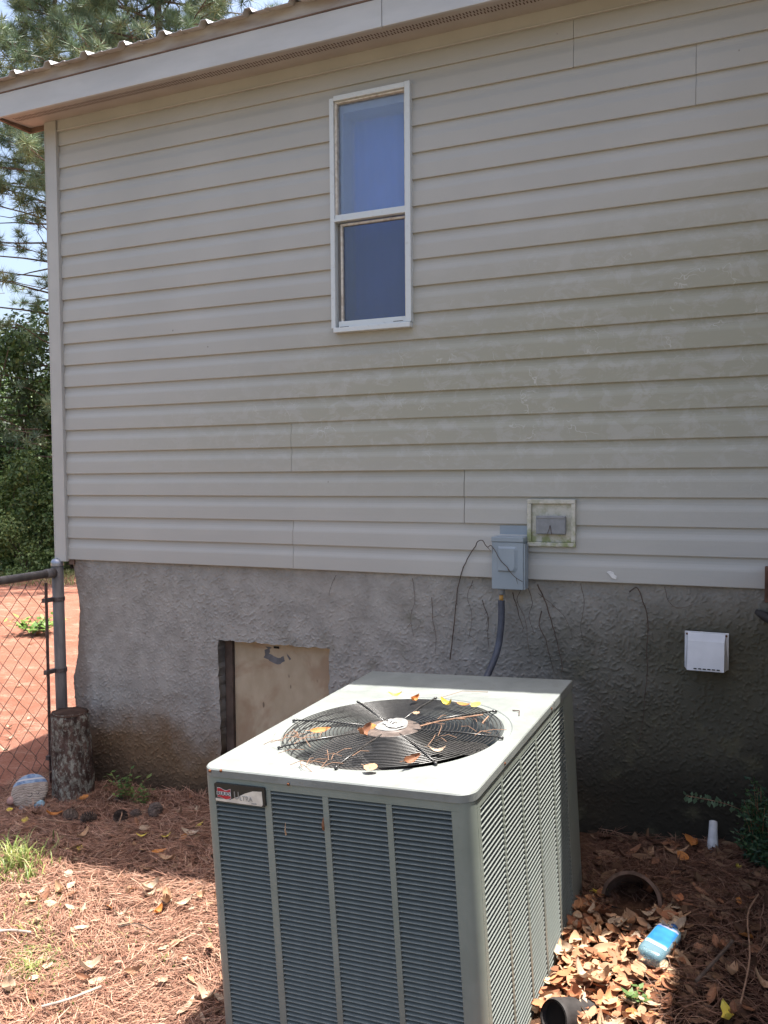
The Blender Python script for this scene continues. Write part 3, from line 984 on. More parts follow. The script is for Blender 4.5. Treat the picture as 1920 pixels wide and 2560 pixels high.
for c, (xa, xb) in enumerate(fc):
    me = louvre_mesh(xb - xa, 'louvre')
    for k in range(NROW):
        z_ = zf0 - k * PITCHL
        if c == 0 and z_ > -.094: continue
        o = link(bpy.data.objects.new('louvre', me)); o.parent = front
        o.location = (xa, 0, z_ - .001)
for c, (ya, yb) in enumerate(scn):
    me = louvre_mesh(yb - ya, 'louvre')
    for k in range(NRS):
        o = link(bpy.data.objects.new('louvre', me)); o.parent = side
        o.location = (W_, ya, zs0 - k * PS - .001)
        o.rotation_euler = (0, 0, math.pi / 2)
# plain strip behind the nameplate
mb = MB(); mb.box(.0435, .2025, .0036, .0046, -.096, zf0 + .0002); mb.obj('badge_backing', M_AC, front)

# nameplate with emblem and lettering
def text_obj(body, size, mat, parent, loc, rot, extrude=.0004, align='LEFT', xscale=1.0, shear=0.0):
    cu = bpy.data.curves.new('lettering', 'FONT')
    cu.body = body; cu.size = size; cu.extrude = extrude; cu.align_x = align; cu.shear = shear
    tmp = bpy.data.objects.new('tmp_text', cu); link(tmp)
    bpy.context.view_layer.update()
    dg = bpy.context.evaluated_depsgraph_get()
    me = bpy.data.meshes.new_from_object(tmp.evaluated_get(dg))
    bpy.data.objects.remove(tmp, do_unlink=True)
    me.materials.clear(); me.materials.append(mat)
    o = link(bpy.data.objects.new('lettering', me)); o.parent = parent
    o.location = loc; o.rotation_euler = rot; o.scale = (xscale, 1, 1)
    return o
def prism(mb, pts, y0, y1):
    n = len(pts)
    vv = [(p[0], y0, p[1]) for p in pts] + [(p[0], y1, p[1]) for p in pts]
    ff = [tuple(range(n)), tuple(range(2 * n - 1, n - 1, -1))] + [(i, i + n, (i + 1) % n + n, (i + 1) % n) for i in range(n)]
    mb.add(vv, ff)
BX0, BX1, BZ0, BZ1 = .047, .210, -.0915, -.0385
mb = MB(); prism(mb, rrect(BX0, BX1, BZ0, BZ1, .005, 5), -.0040, .0034)
plate = mb.obj('nameplate', M_PLATEBLK, ac)
# chrome swoosh area: lower band widening to the right
sw = [(BX0 + .002, BZ0 + .0105), (BX0 + .05, BZ0 + .0095), (BX0 + .075, BZ0 + .020), (BX0 + .10, BZ0 + .032), (BX0 + .125, BZ0 + .0405), (BX1 - .0085, BZ0 + .0425),
      (BX1 - .0075, BZ0 + .006), (BX1 - .012, BZ0 + .0015), (BX0 + .002, BZ0 + .0030)]
mb = MB(); prism(mb, sw[::-1], -.0046, -.0041); mb.obj('chrome_field', M_CHROME, plate)
def wavy(cx, z_hi, z_lo, w, amp, n=16):
    top_ = []; bot = []
    for i in range(n + 1):
        u = i / n
        xx = cx + w * u
        top_.append((xx, z_hi + amp * math.sin((u * 1.0 + .12) * 2 * math.pi)))
        bot.append((xx, z_lo + amp * math.sin((u * 1.0 + .12) * 2 * math.pi) * .8))
    return top_, bot
ta, ba = wavy(.0565, -.0530, -.0800, .0445, .0030)
mb = MB(); prism(mb, (ba + ta[::-1]), -.0052, -.0047); mb.obj('emblem_outline', M_WHITE, plate)
tb, bb = wavy(.0575, -.0542, -.0788, .0425, .0029)
mb = MB(); prism(mb, (bb + tb[::-1]), -.0056, -.0053); emb = mb.obj('emblem', M_RED, plate)
mb = MB(); mb.box(.0552, .1015, -.0060, -.0057, -.0712, -.0606); mb.obj('emblem_band', simple('emblem_band_grey', (.5, .5, .5), .4, .4), plate)
RX = (math.pi / 2, 0, 0)
text_obj('RUUD', .0135, M_INK, plate, (.0566, -.0063, -.0706), RX, xscale=1.12)
text_obj('U', .030, M_LETGREY, plate, (.1105, -.0052, -.0775), RX, extrude=.0006, xscale=.85)
text_obj('LTRA', .0185, M_LETGREY, plate, (.1285, -.0052, -.0800), RX, extrude=.0006, xscale=.95)
text_obj('SERIES', .0050, M_LETGREY, plate, (.166, -.0050, -.0868), RX, extrude=.0003, xscale=1.2)

# fan guard
guard_mb = MB()
guard_mb.lathe([(.0001, .0110), (.052, .0110), (.056, .0085), (.062, .0085), (.086, .0065), (.090, .0025), (.0001, .0020)], 40, (CX, CY, 0))
guard = guard_mb.obj('fan_guard_hub', M_HUB, ac, smooth=True)
guard.data.set_sharp_from_angle(angle=math.radians(25))
nr = 21
for i in range(nr):
    r = .098 + (.332 - .098) * i / (nr - 1)
    zc = .0075 - .006 * (r / .34) ** 2
    mb = MB()
    n = 72; m = 5
    vv = []; ff = []
    rr = .0017
    for a_ in range(n):
        A = 2 * math.pi * a_ / n
        for b_ in range(m):
            B = 2 * math.pi * b_ / m
            q = r + rr * math.cos(B)
            vv.append((CX + q * math.cos(A), CY + q * math.sin(A), zc + rr * math.sin(B)))
    for a_ in range(n):
        for b_ in range(m):
            ff.append((a_ * m + b_, ((a_ + 1) % n) * m + b_, ((a_ + 1) % n) * m + (b_ + 1) % m, a_ * m + (b_ + 1) % m))
    mb.add(vv, ff)
    mb.obj('wire_ring', M_WIRE, guard, smooth=True)
for k in range(8):
    a = math.radians(45 * k - 1.5)
    mb = MB()
    mb.tube([(CX + .07 * math.cos(a), CY + .07 * math.sin(a), .0068), (CX + .22 * math.cos(a), CY + .22 * math.sin(a), .0096), (CX + .344 * math.cos(a), CY + .344 * math.sin(a), .0052)], .0023, 6)
    mb.tube([(CX + .341 * math.cos(a), CY + .341 * math.sin(a), .0052), (CX + .356 * math.cos(a), CY + .356 * math.sin(a), .0022)], .0044, 6)
    mb.obj('spoke', M_WIRE, guard, smooth=True)
# hub label: lifted grey sticker with a white ribbon emblem
mb = MB()
n = 30
vv = []
ringn = [0.0, .4, .75, 1.0]
for q in ringn:
    for i in range(n):
        a = 2 * math.pi * i / n
        rr = .050 * q * (1 + .08 * noise.noise(Vector((math.cos(a) * 2, math.sin(a) * 2, 1))))
        xx, yy = rr * math.cos(a), rr * math.sin(a)
        lift = .010 * max(0, (yy + .2 * xx) / .05) ** 1.5 if yy > 0 else 0
        zz = .0125 + lift + (.0025 * noise.noise(Vector((xx * 60, yy * 60, 2))) if q > 0 else 0)
        vv.append((CX + xx, CY + yy, zz))
ff = []
for j in range(len(ringn) - 1):
    for i in range(n):
        i2 = (i + 1) % n
        ff.append((j * n + i, j * n + i2, (j + 1) * n + i2, (j + 1) * n + i))
mb.add(vv, ff)
lab = mb.obj('hub_label', M_BADGE, guard, smooth=True)
def hubz(xx, yy):
    lift = .010 * max(0, (yy + .2 * xx) / .05) ** 1.5 if yy > 0 else 0
    return .0160 + lift
ang = math.radians(-28); ca, sa = math.cos(ang), math.sin(ang)
mb = MB(); vv = []; n = 20
for i in range(n + 1):
    u = i / n; xx = -.036 + .072 * u
    off = .006 * math.sin((u + .12) * 2 * math.pi)
    for v in (-.0165, -.006, .006, .0165):
        X = xx; Y = v + off
        gx_, gy_ = X * ca - Y * sa, X * sa + Y * ca
        vv.append((CX + gx_, CY + .004 + gy_, hubz(gx_, gy_)))
mb.add(vv, [(i * 4 + j, i * 4 + 4 + j, i * 4 + 5 + j, i * 4 + 1 + j) for i in range(n) for j in range(3)])
mb.obj('ribbon_emblem', M_WHITE, lab, smooth=True)
text_obj('RUUD', .019, M_INK, lab, (CX - .030 * ca + .007 * sa, CY - .030 * sa - .004, .0215), (math.radians(8), 0, ang), extrude=.0006, xscale=1.0)
# fan
mb = MB(); mb.lathe([(.0001, -.012), (.062, -.014), (.066, -.03), (.066, -.105), (.0001, -.105)], 28, (CX, CY, 0))
motor = mb.obj('fan_motor', M_FAN, ac, smooth=True); motor.data.set_sharp_from_angle(angle=math.radians(30))
for k in range(3):
    mb = MB(); vv = []
    nr_, na = 7, 9
    for i in range(nr_):
        r = .06 + .235 * i / (nr_ - 1)
        for j in range(na):
            u = j / (na - 1) - .5
            sweep = math.radians(92) * (.75 + .25 * i / (nr_ - 1))
            a = math.radians(120 * k + 25) + u * sweep + .25 * i / nr_
            vv.append((CX + r * math.cos(a), CY + r * math.sin(a), -.085 - u * .085 * (.6 + .4 * r / .3)))
    mb.add(vv, [(i * na + j, i * na + na + j, i * na + na + j + 1, i * na + j + 1) for i in range(nr_ - 1) for j in range(na - 1)])
    mb.obj('fan_blade', M_FAN, ac, smooth=True)

# concrete pad
mb = MB(); mb.box(-.05, W_ + .02, -.05, D2 + .03, ZB - .09, ZB - .001)
pad = mb.obj('concrete_pad', simple('old_concrete', (.16, .13, .11), .9, .15, var=.3, scale=12, bump=.4), None, bevel=.006)
pad.matrix_world = AM
tag(pad, 'low concrete pad buried in litter beneath the air conditioner', 'pad')

# ------------------------------------------------------------------ electrics and vents on the wall
# mounting block with outlet cover
blk = empty('outlet_block', (2.603, -.01, S + .236), 'mildewed cream square mounting block with grey outlet cover on the siding', 'outlet')
def frame_mb(w0, h0, w1, h1, y0, y1):
    mb = MB()
    mb.box(-w0, w0, y0, y1, h1, h0); mb.box(-w0, w0, y0, y1, -h0, -h1)
    mb.box(-w0, -w1, y0, y1, -h1, h1); mb.box(w1, w0, y0, y1, -h1, h1)
    return mb
frame_mb(.100, .097, .082, .079, -.022, .008).obj('block_flange', M_BLOCK, blk, bevel=.003)
mb = MB(); mb.box(-.0818, .0818, -.010, .006, -.0788, .0788); mb.obj('block_face', M_BLOCK, blk, bevel=.002)
mb = MB(); mb.box(-.060, .062, -.034, -.0105, -.046, .030); cov = mb.obj('outlet_cover', M_COVER, blk, bevel=.005)
mb = MB(); mb.box(-.058, .060, -.0365, -.0342, .020, .0295); mb.obj('cover_hinge', M_COVER, cov, bevel=.001)
mb = MB()
mb.tube([(.000, -.036, -.008), (-.002, -.038, -.020), (-.010, -.037, -.042)], .0012, 5); mb.tube([(.000, -.036, -.008), (.003, -.038, -.022), (.007, -.037, -.045)], .0011, 5)
mb.obj('dry_tendril', M_VINE, cov)

# disconnect box
dis = empty('disconnect_box', (2.435, -.012, S + .07), 'blue-grey metal electrical disconnect box on the siding above the condenser', 'electrical box')
bx0, bx1, bz0, bz1 = -.066, .068, -.108, .110
mb = MB(); mb.box(bx0 + .003, bx1 - .002, -.070, .0, bz0 + .004, bz1 - .004); mb.obj('box_body', M_BOX, dis, bevel=.002)
mb = MB(); mb.box(bx0, bx1, -.0792, -.0702, bz0, bz1 - .022); cvr = mb.obj('box_cover', M_BOX, dis, bevel=.003)
mb = MB(); mb.box(bx0 - .001, bx1 + .001, -.082, .0, bz1 - .0215, bz1); mb.obj('rain_lip', M_BOX, dis, bevel=.003)
mb = MB()
ex = [(-.040, .070), (.040, .070), (.044, .060), (.044, -.020), (.036, -.036), (-.040, -.036)]
ins = [(q[0] * .74 - .002, (q[1] - .017) * .80 + .017) for q in ex]
vv = [(a, -.0793, b) for a, b in ex] + [(a, -.0885, b) for a, b in ins]
n = len(ex)
mb.add(vv, [tuple(range(n, 2 * n))] + [(i, i + n, (i + 1) % n + n, (i + 1) % n) for i in range(n)])
mb.obj('embossed_panel', M_BOX, cvr, bevel=.003)
mb = MB(); mb.box(bx0 + .012, bx1 + .006, .0, .006, bz1 - .001, bz1 + .042); mb.obj('mounting_plate', M_BOX, dis, bevel=.001)
mb = MB(); mb.box(bx1 + .001, bx1 + .006, -.075, -.02, bz0 + .002, bz1 - .03); mb.obj('side_shadow_lip', M_BOX, dis)
# conduit
con = empty('conduit', (2.40, -.055, S - .05), 'dark flexible conduit dropping from the disconnect box to the condenser', 'conduit')
mb = MB(); mb.lathe([(.014, .012), (.016, .006), (.016, -.012), (.012, -.016)], 16); mb.obj('conduit_connector', M_COVER, con, smooth=True, loc=(0, 0, 0))
mb = MB(); mb.lathe([(.0085, -.016), (.0085, -.042)], 14); mb.obj('amber_ferrule', M_BRASS, con, smooth=True)
mb = MB()
pts = []; rad = []
P = [Vector((0, 0, -.040)), Vector((.002, -.012, -.14)), Vector((-.006, -.05, -.25)), Vector((-.03, -.16, -.36)), Vector((-.035, -.33, -.42)), Vector((-.03, -.45, -.46))]
def crom(P, n):
    out = []
    for i in range(len(P) - 1):
        p0 = P[max(i - 1, 0)]; p1 = P[i]; p2 = P[i + 1]; p3 = P[min(i + 2, len(P) - 1)]
        for k in range(n):
            t_ = k / n
            out.append(.5 * ((2 * p1) + (p2 - p0) * t_ + (2 * p0 - 5 * p1 + 4 * p2 - p3) * t_ ** 2 + (3 * p1 - p0 - 3 * p2 + p3) * t_ ** 3))
    out.append(P[-1]); return out
cp = crom(P, 22)
mb.tube(cp, [.0135 if i % 2 else .0142 for i in range(len(cp))], 14)
mb.obj('conduit_hose', M_CONDUIT, con, smooth=True)

# dryer vent hood
hood = empty('vent_hood', (3.205, -.004, S - .247), 'white plastic dryer vent hood low on the mouldy stucco', 'vent hood')
hw = .080; ht = .070; hb = -.068
mb = MB(); mb.box(-hw, hw, -.010, .0, hb - .004, ht); mb.obj('hood_flange', M_HOOD, hood, bevel=.002)
mb = MB()
A_ = [(-.068, -.0102, ht - .004), (.068, -.0102, ht - .004), (.066, -.046, ht - .030), (-.066, -.046, ht - .030),
      (-.066, -.075, hb), (.066, -.075, hb), (-.080, -.0102, hb), (.080, -.0102, hb)]
mb.add(A_, [(0, 3, 2, 1), (3, 4, 5, 2), (0, 6, 4, 3), (1, 2, 5, 7)])
ho = mb.obj('hood_shell', M_HOOD, hood)
sol = ho.modifiers.new('shell', 'SOLIDIFY'); sol.thickness = .003; sol.offset = -1
for i in range(6):
    mb = MB(); xa = -.042 + i * .0165
    yy = -.0755; mb.box(xa, xa + .011, -.0772, -.074, hb + .006, hb + .0095); mb.obj('drip_slot', M_DARK, ho)
for xx in (-.071, .071):
    mb = MB(); mb.lathe([(.0001, .003), (.004, .002), (.0045, 0)], 10); s_ = mb.obj('screw', M_RUST, hood); s_.location = (xx, -.0105, ht - .010); s_.rotation_euler = (math.pi / 2, 0, 0)

# white caulk scrap and pvc stub, black hose at the right
mb = MB()
pts = [(-.020, .012), (-.006, .016), (.006, .012), (.010, .002), (.020, -.004), (.018, -.016), (.002, -.012), (-.008, .000)]
prism(mb, pts[::-1], -.006, .0)
o = mb.obj('paint_scrap', M_PUTTY, None, bevel=.001); o.location = (2.846, -.0135, S + .030)
tag(o, 'scrap of peeling white caulk on the lowest siding course', 'caulk')
mb = MB()
mb.tube([(0, .07, .085), (0, .045, .055), (0, .02, .0), (0, .005, -.05), (0, .0, -.085)], [.0155, .0165, .021, .021, .0215], 18)
o = mb.obj('drain_pipe', M_PVC, None, smooth=True); o.location = (3.236, -.085, S - 1.0)
tag(o, 'short white plastic drain pipe stub at the foot of the dark wall', 'pipe')
mb = MB()
mb.tube([(0, 0, .0), (.03, -.02, -.012), (.08, -.06, -.035), (.2, -.16, -.09)], [.010, .018, .022, .024], 12)
o = mb.obj('black_hose', M_BLACKP, None, smooth=True); o.location = (3.380, -.008, S - .088)
tag(o, 'black hose end poking from the wall at the right edge', 'hose')

# dead vines on the wall
def vine(pts2, y, name='dead_vine', r=.0022, label=''):
    pts = []
    for i, (a, b) in enumerate(pts2):
        yy = y(i) if callable(y) else y
        pts.append(Vector((a, yy, S + b)))
    cpts = crom(pts, 5)
    out = [p + Vector((.003 * noise.noise(p * 40), 0, .003 * noise.noise(p * 40 + Vector((5, 5, 5))))) for p in cpts]
    mb = MB(); mb.tube(out, [r * (1 - .55 * i / len(out)) for i in range(len(out))], 5)
    # rootlets
    for i in range(2, len(out) - 1, 3):
        if random.random() < .6:
            d = Vector((random.uniform(-1, 1), 0, random.uniform(-1.2, .4))) * random.uniform(.008, .03)
            mb.tube([out[i], out[i] + d * .5 + Vector((0, -.001, 0)), out[i] + d], [.0011, .0009, .0005], 4)
    return tag(mb.obj(name, M_VINE), label, 'vine', 'dead vines on the wall')
vine([(2.154, -.371), (2.17, -.246), (2.181, -.135), (2.192, -.052), (2.211, .005), (2.224, .043), (2.25, .092), (2.275, .129), (2.298, .156), (2.325, .159), (2.35, .135),
      (2.373, .142), (2.405, .092), (2.441, .054), (2.469, .02), (2.504, -.001)], lambda i: -.008 if i < 4 else (-.022 if i < 8 else (-.05 - .02 * (i - 8) if i < 11 else -.104)), r=.0026,
     label='long dead vine arching over onto the disconnect box')
vine([(2.541, -.022), (2.569, -.076), (2.588, -.134), (2.608, -.196), (2.624, -.261), (2.639, -.319), (2.647, -.381)], -.008, r=.0030, label='dead vine slanting down the stucco right of the disconnect box')
vine([(2.561, -.132), (2.549, -.191), (2.577, -.253), (2.596, -.33), (2.612, -.388)], -.007, r=.0024, label='thinner dead vine between conduit and slanting vine, reaching the condenser')
vine([(2.436, -.06), (2.456, -.134), (2.468, -.173), (2.483, -.212)], -.007, r=.0022, label='short dead vine hanging just right of the conduit')
vine([(2.30, -.098), (2.32, -.149), (2.331, -.189), (2.326, -.238), (2.33, -.303)], -.007, r=.0020, label='short dead vine on the stucco left of the conduit')
vine([(2.915, -.033), (2.943, -.017), (2.966, -.069), (2.984, -.127), (2.987, -.18), (2.982, -.258), (2.985, -.347), (2.977, -.437), (2.969, -.54), (2.952, -.644)], -.008, r=.0026, label='long dead vine hanging down the stucco left of the vent hood')
vine([(2.07, -.10), (2.075, -.19), (2.088, -.27), (2.085, -.35)], -.007, r=.0015, label='faint thin dead vine on the stucco far left of the conduit')
vine([(2.50, -.03), (2.52, -.10), (2.505, -.16), (2.53, -.23)], -.007, r=.0016, label='crooked dead vine tangle directly under the disconnect box')

for q_, lb_ in (([(1.98, -.02), (1.99, -.11), (1.97, -.20), (1.985, -.28)], 'faint vine trace left of the long arching vine'),
               ([(2.26, -.02), (2.235, -.09), (2.255, -.17), (2.24, -.27)], 'faint vine trace right of the long arching vine'),
               ([(2.47, -.05), (2.455, -.10), (2.49, -.17), (2.50, -.27), (2.52, -.36)], 'faint vine trace hanging behind the conduit top'),
               ([(2.545, -.06), (2.60, -.10), (2.66, -.16), (2.69, -.24)], 'faint vine trace branching right below the outlet block'),
               ([(2.72, -.01), (2.735, -.09), (2.72, -.19), (2.74, -.27)], 'faint vine trace under the caulk scrap'),
               ([(1.60, -.02), (1.575, -.07), (1.56, -.12)], 'short vine trace above the right of the access door'),
               ([(3.05, -.01), (3.06, -.06), (3.10, -.09), (3.16, -.07)], 'vine trace curling above the vent hood')):
    vine(q_, -.006, r=.0012, label=lb_)

# ------------------------------------------------------------------ porch to the right of the frame (casts the shade there)
porch = empty('porch', (4.6, -1.2, 0), 'weathered wooden porch at the right edge of the wall', 'porch')
def pp(o):
    o.parent = porch; o.matrix_parent_inverse = Matrix.Translation((-4.6, 1.2, 0)); return o
mb = MB(); mb.box(3.408, 3.45, -.060, -.016, S - .045, S + .088); mb.box(3.45, 6.0, -.060, -.016, S - .08, S + .0475)
pp(mb.obj('ledger', M_DECK, bevel=.003))
mb = MB(); mb.box(3.455, 3.495, -2.2, -.062, S - .08, S + .0475); pp(mb.obj('rim_joist', M_DECK, bevel=.003))
for i in range(15):
    ya = -.16 - i * .145
    mb = MB(); mb.box(3.44, 6.0, ya, ya + .138, S + .048, S + .080); pp(mb.obj('deck_board', M_DECK, bevel=.003))
for (xx, yy) in ((3.62, -2.12), (5.9, -2.12)):
    mb = MB(); mb.box(xx, xx + .09, yy, yy + .09, -.2, S + 2.2); pp(mb.obj('porch_post', M_DECK, bevel=.003))
mb = MB()
mb.add([(3.75, -2.7, S + 2.10), (6.3, -2.7, S + 2.10), (6.3, -.24, S + 2.27), (3.75, -.24, S + 2.27),
        (3.75, -2.7, S + 2.22), (6.3, -2.7, S + 2.22), (6.3, -.24, S + 2.41), (3.75, -.24, S + 2.41)],
       [(0, 3, 2, 1), (4, 5, 6, 7), (0, 1, 5, 4), (1, 2, 6, 5), (2, 3, 7, 6), (3, 0, 4, 7)])
pp(mb.obj('porch_roof', M_PORCHROOF))

# ------------------------------------------------------------------ chain link fence
fen = empty('chain_link_fence', (-.062, -.02, -.05), 'galvanised chain link fence and terminal post at the house corner', 'fence')
def fp(o): o.parent = fen; return o
lean = -.016
mb = MB()
mb.tube([(0, 0, -.35), (-.012, 0, 1.195)], .0305, 20); fp(mb.obj('post', M_GALV, smooth=True))
mb = MB(); mb.lathe([(.0335, -.012), (.0345, .004), (.033, .012), (.026, .022), (.012, .029), (.0001, .031)], 20, (-.012, 0, 1.195), cap0=False)
fp(mb.obj('post_cap', simple('galv_cap', (.30, .31, .35), .3, .6, .6, var=.1), smooth=True))
mb = MB(); mb.tube([(-.012, -.03, 1.148), (-.012, -1.6, 1.138)], .0215, 14); rail = fp(mb.obj('top_rail', M_GALV, smooth=True))
mb = MB(); mb.tube([(-.012, -.026, 1.148), (-.012, -.085, 1.1477)], .0255, 14); mb.obj('rail_cup', M_GALV, rail, smooth=True)
mb = MB(); mb.box(-.026, -.021, -.082, -.064, .02, 1.10); fp(mb.obj('tension_bar', M_FWIRE))
for zz in (1.005, .62, .16):
    mb = MB()
    mb.lathe([(.0325, -.011), (.0335, -.011), (.0335, .011), (.0325, .011)], 18, (-.012 * zz / 1.2, 0, zz), cap0=False, cap1=False)
    mb.box(-.030 - .004, -.012, -.095, -.030, zz - .011, zz + .011)
    tb_ = fp(mb.obj('tension_band', simple('band_dark', (.11, .09, .085), .6, .4, .3, var=.3, scale=80)))
# woven wires: each wire a flattened zig-zag descending the fabric
dw, dh = .098, .106           # diamond width (along the fence) and height
zt_, zb_ = 1.142, .03
nst = int((zt_ - zb_) / (dh / 2))
for kx in range(11):
    y0 = -.075 - kx * dw / 2 * 1.0
    pts = []
    for i in range(nst + 1):
        yy = y0 - (dw / 2 if (i % 2) else 0)
        zz = zt_ - i * dh / 2
        off = (.0022 if (i + kx) % 2 else -.0022)
        sag = .006 * noise.noise(Vector((yy * 6, zz * 5, 3)))
        loose = max(0, (.35 - zz)) * .12 * noise.noise(Vector((kx * .7, zz * 4, 9)))
        pts.append((-.022 + off + sag, yy + loose, zz))
    if kx % 2: 
        pts = [(a, b, c - dh / 2) for a, b, c in pts]
        pts = pts[:-1]
    pts = [(pts[0][0], pts[0][1] + .01, pts[0][2] + .02)] + pts
    mb = MB(); mb.tube(pts, .0019, 5)
    fp(mb.obj('wire', M_FWIRE, smooth=True))

# ------------------------------------------------------------------ stump
st = empty('tree_stump', (.145, -.165, gz(.145, -.165) - .02), 'lichen-covered upright log stump beside the fence post', 'stump')
mb = MB(); n = 40; m = 30; vv = []
for j in range(m + 1):
    h = .465 * j / m
    for i in range(n):
        a = 2 * math.pi * i / n
        q = Vector((math.cos(a) * 1.6, math.sin(a) * 1.6, h * 5))
        r = .096 + .012 * (1 - h / .45) + .011 * noise.noise(q * 2) + .007 * noise.noise(q * 6)
        if j >= m - 1: r -= .004 * (j - m + 2)
        vv.append((r * math.cos(a) - .035 * h, r * .95 * math.sin(a), h))
mb.add(vv, [(j * n + i, j * n + (i + 1) % n, (j + 1) * n + (i + 1) % n, (j + 1) * n + i) for j in range(m) for i in range(n)])
mb.obj('bark', M_BARKL, st, smooth=True)
mb = MB(); mb.lathe([(.093, -.006), (.090, .0), (.05, .002), (.0001, .001)], 40, (-.016, 0, .462), cap0=False)
mb.obj('cut_face', M_CUT, st, smooth=True)
for i in range(9):
    a = math.radians(random.uniform(180, 330)); h = random.uniform(.04, .42)
    mb = MB()
    mb.lathe([(.0001, .006), (.012, .005), (.020, .001), (.021, -.004)], 9)
    o = mb.obj('bark_flake', M_BARKL, st); r = .098
    o.location = (r * math.cos(a) - .035 * h, r * .95 * math.sin(a), h); o.rotation_euler = (math.pi / 2, 0, a + math.pi / 2); o.scale = (.8 + random.random() * .8, 1 + random.random(), .8)

# ------------------------------------------------------------------ painted garden turtle
gt = empty('garden_ornament', (-.005, -.315, gz(0, -.3) + .075), 'blue and cream striped garden turtle ornament by the fence', 'garden ornament')
t = NT('painted_stripes', .8, .2)
x, y, z = t.sep()[0:3]
wv = t.math('ADD', y, t.math('MULTIPLY', t.math('SUBTRACT', t.noise(12, 3), .5), .012))
cream = t.mix(t.ramp(t.noise(30, 4), .3, .7), (.24, .19, .155), (.33, .275, .23))
blue = t.mix(t.ramp(t.noise(40, 4), .3, .7), (.10, .155, .26), (.24, .31, .40))
c0 = t.mix(t.ramp(wv, .030, .034), cream, blue)
c0 = t.mix(t.math('MULTIPLY', t.ramp(wv, .050, .053), t.math('SUBTRACT', 1.0, t.ramp(wv, .060, .063))), c0, (.42, .40, .40))
gr = t.n('ShaderNodeTexWave', wave_type='BANDS', bands_direction='Y'); gr.inputs['Scale'].default_value = 26; gr.inputs['Distortion'].default_value = 11; gr.inputs['Detail'].default_value = 3
t.l(t.obj, gr.inputs['Vector'])
lines = t.math('MULTIPLY', t.math('SUBTRACT', 1.0, t.ramp(gr.outputs['Fac'], .05, .25)), t.math('SUBTRACT', 1.0, t.ramp(wv, .012, .02)))
c0 = t.mix(t.math('MULTIPLY', lines, .6), c0, (.05, .04, .035))
t.color(c0); t.bump(gr.outputs['Fac'], .4, .004)
M_TURTLE = t.m
mb = MB(); mb.lathe([(.086, -.008), (.092, .0), (.089, .008), (.077, .016), (.05, .023), (.02, .027), (.0001, .028)], 36)
sh = mb.obj('shell', M_TURTLE, gt, smooth=True)
rotm = (math.radians(48), math.radians(-6), math.radians(32))
gt.rotation_euler = rotm
M_TFOOT = simple('ornament_blue', (.20, .30, .36), .8, .2, var=.35, scale=40)
for (xx, yy, sx) in ((-.030, -.096, .9), (.052, -.080, 1.25)):
    mb = MB(); mb.lathe([(.0001, -.016), (.018, -.014), (.024, .0), (.019, .013), (.0001, .018)], 18)
    o = mb.obj('foot', M_TFOOT, gt, smooth=True); o.location = (xx, yy, -.002); o.scale = (sx, 1.1, 1.0)
mb = MB(); mb.lathe([(.0001, -.014), (.018, -.012), (.022, .0), (.017, .012), (.0001, .016)], 16)
o = mb.obj('foot', simple('ornament_pink', (.36, .22, .19), .8, .2, var=.15), gt, smooth=True); o.location = (-.088, -.034, 0)
mb = MB()
for (u, v) in ((.010, -.030), (.042, -.022)):
    mb.tube([(u + .011 * math.cos(a), v + .011 * math.sin(a), .026 - .25 * abs(u) * .5) for a in np.linspace(-2.2, 1.6, 9)], .0016, 5)
mb.obj('carved_line', M_INK, gt)

# ------------------------------------------------------------------ pine cones
def cone_mesh():
    mb = MB()
    L = .075
    for i in range(72):
        u = (i + .5) / 72
        a = i * 2.39996
        R_ = .028 * math.sin(math.pi * (u * .86 + .10)) ** .8
        zc = L * (u - .5)
        d = Vector((math.cos(a), math.sin(a), 0)); tn = Vector((-math.sin(a), math.cos(a), 0)); up = Vector((0, 0, 1))
        b0 = d * R_ * .35 + up * (zc - .004); tip = d * (R_ + .004) + up * (zc + .006)
        wd = .0075 * (.5 + R_ / .03)
        vv = [b0 - tn * wd * .3, b0 + tn * wd * .3, tip + tn * wd - up * .001, tip + d * .003 + up * .003, tip - tn * wd - up * .001,
              tip - d * .002 - up * .005]
        mb.add(vv, [(0, 4, 3), (0, 3, 1), (1, 3, 2), (0, 5, 4), (1, 2, 5), (0, 1, 5), (2, 3, 4, 5)])
    mb.lathe([(.004, -L * .5), (.011, -L * .2), (.010, L * .2), (.003, L * .5)], 8)
    me = mb.mesh('pine_cone'); me.materials.append(M_CONE); return me
cm = cone_mesh()
CL = ['open pine cone lying nearest the stump', 'pine cone with a yellow leaf against it, second from the stump', 'dark pine cone in front of the small weed',
      'small half-buried pine cone between two larger cones', 'fat pine cone nearest the condenser', 'small pine cone tucked behind the weed by the wall']
for i, ((x, y), s_) in enumerate(zip([(.365, -.415), (.474, -.41), (.613, -.352), (.672, -.314), (.765, -.288), (.454, -.179)], [1, 1, 1, .75, 1.05, .6])):
    o = link(bpy.data.objects.new('pine_cone', cm))
    o.location = (x, y, gzn(x, y) + .032 * s_); o.scale = (s_,) * 3
    o.rotation_euler = (math.radians(80 + random.uniform(-15, 15)), random.uniform(0, 6), random.uniform(0, 6))
    tag(o, CL[i], 'pine cone', 'pine cones by the wall')

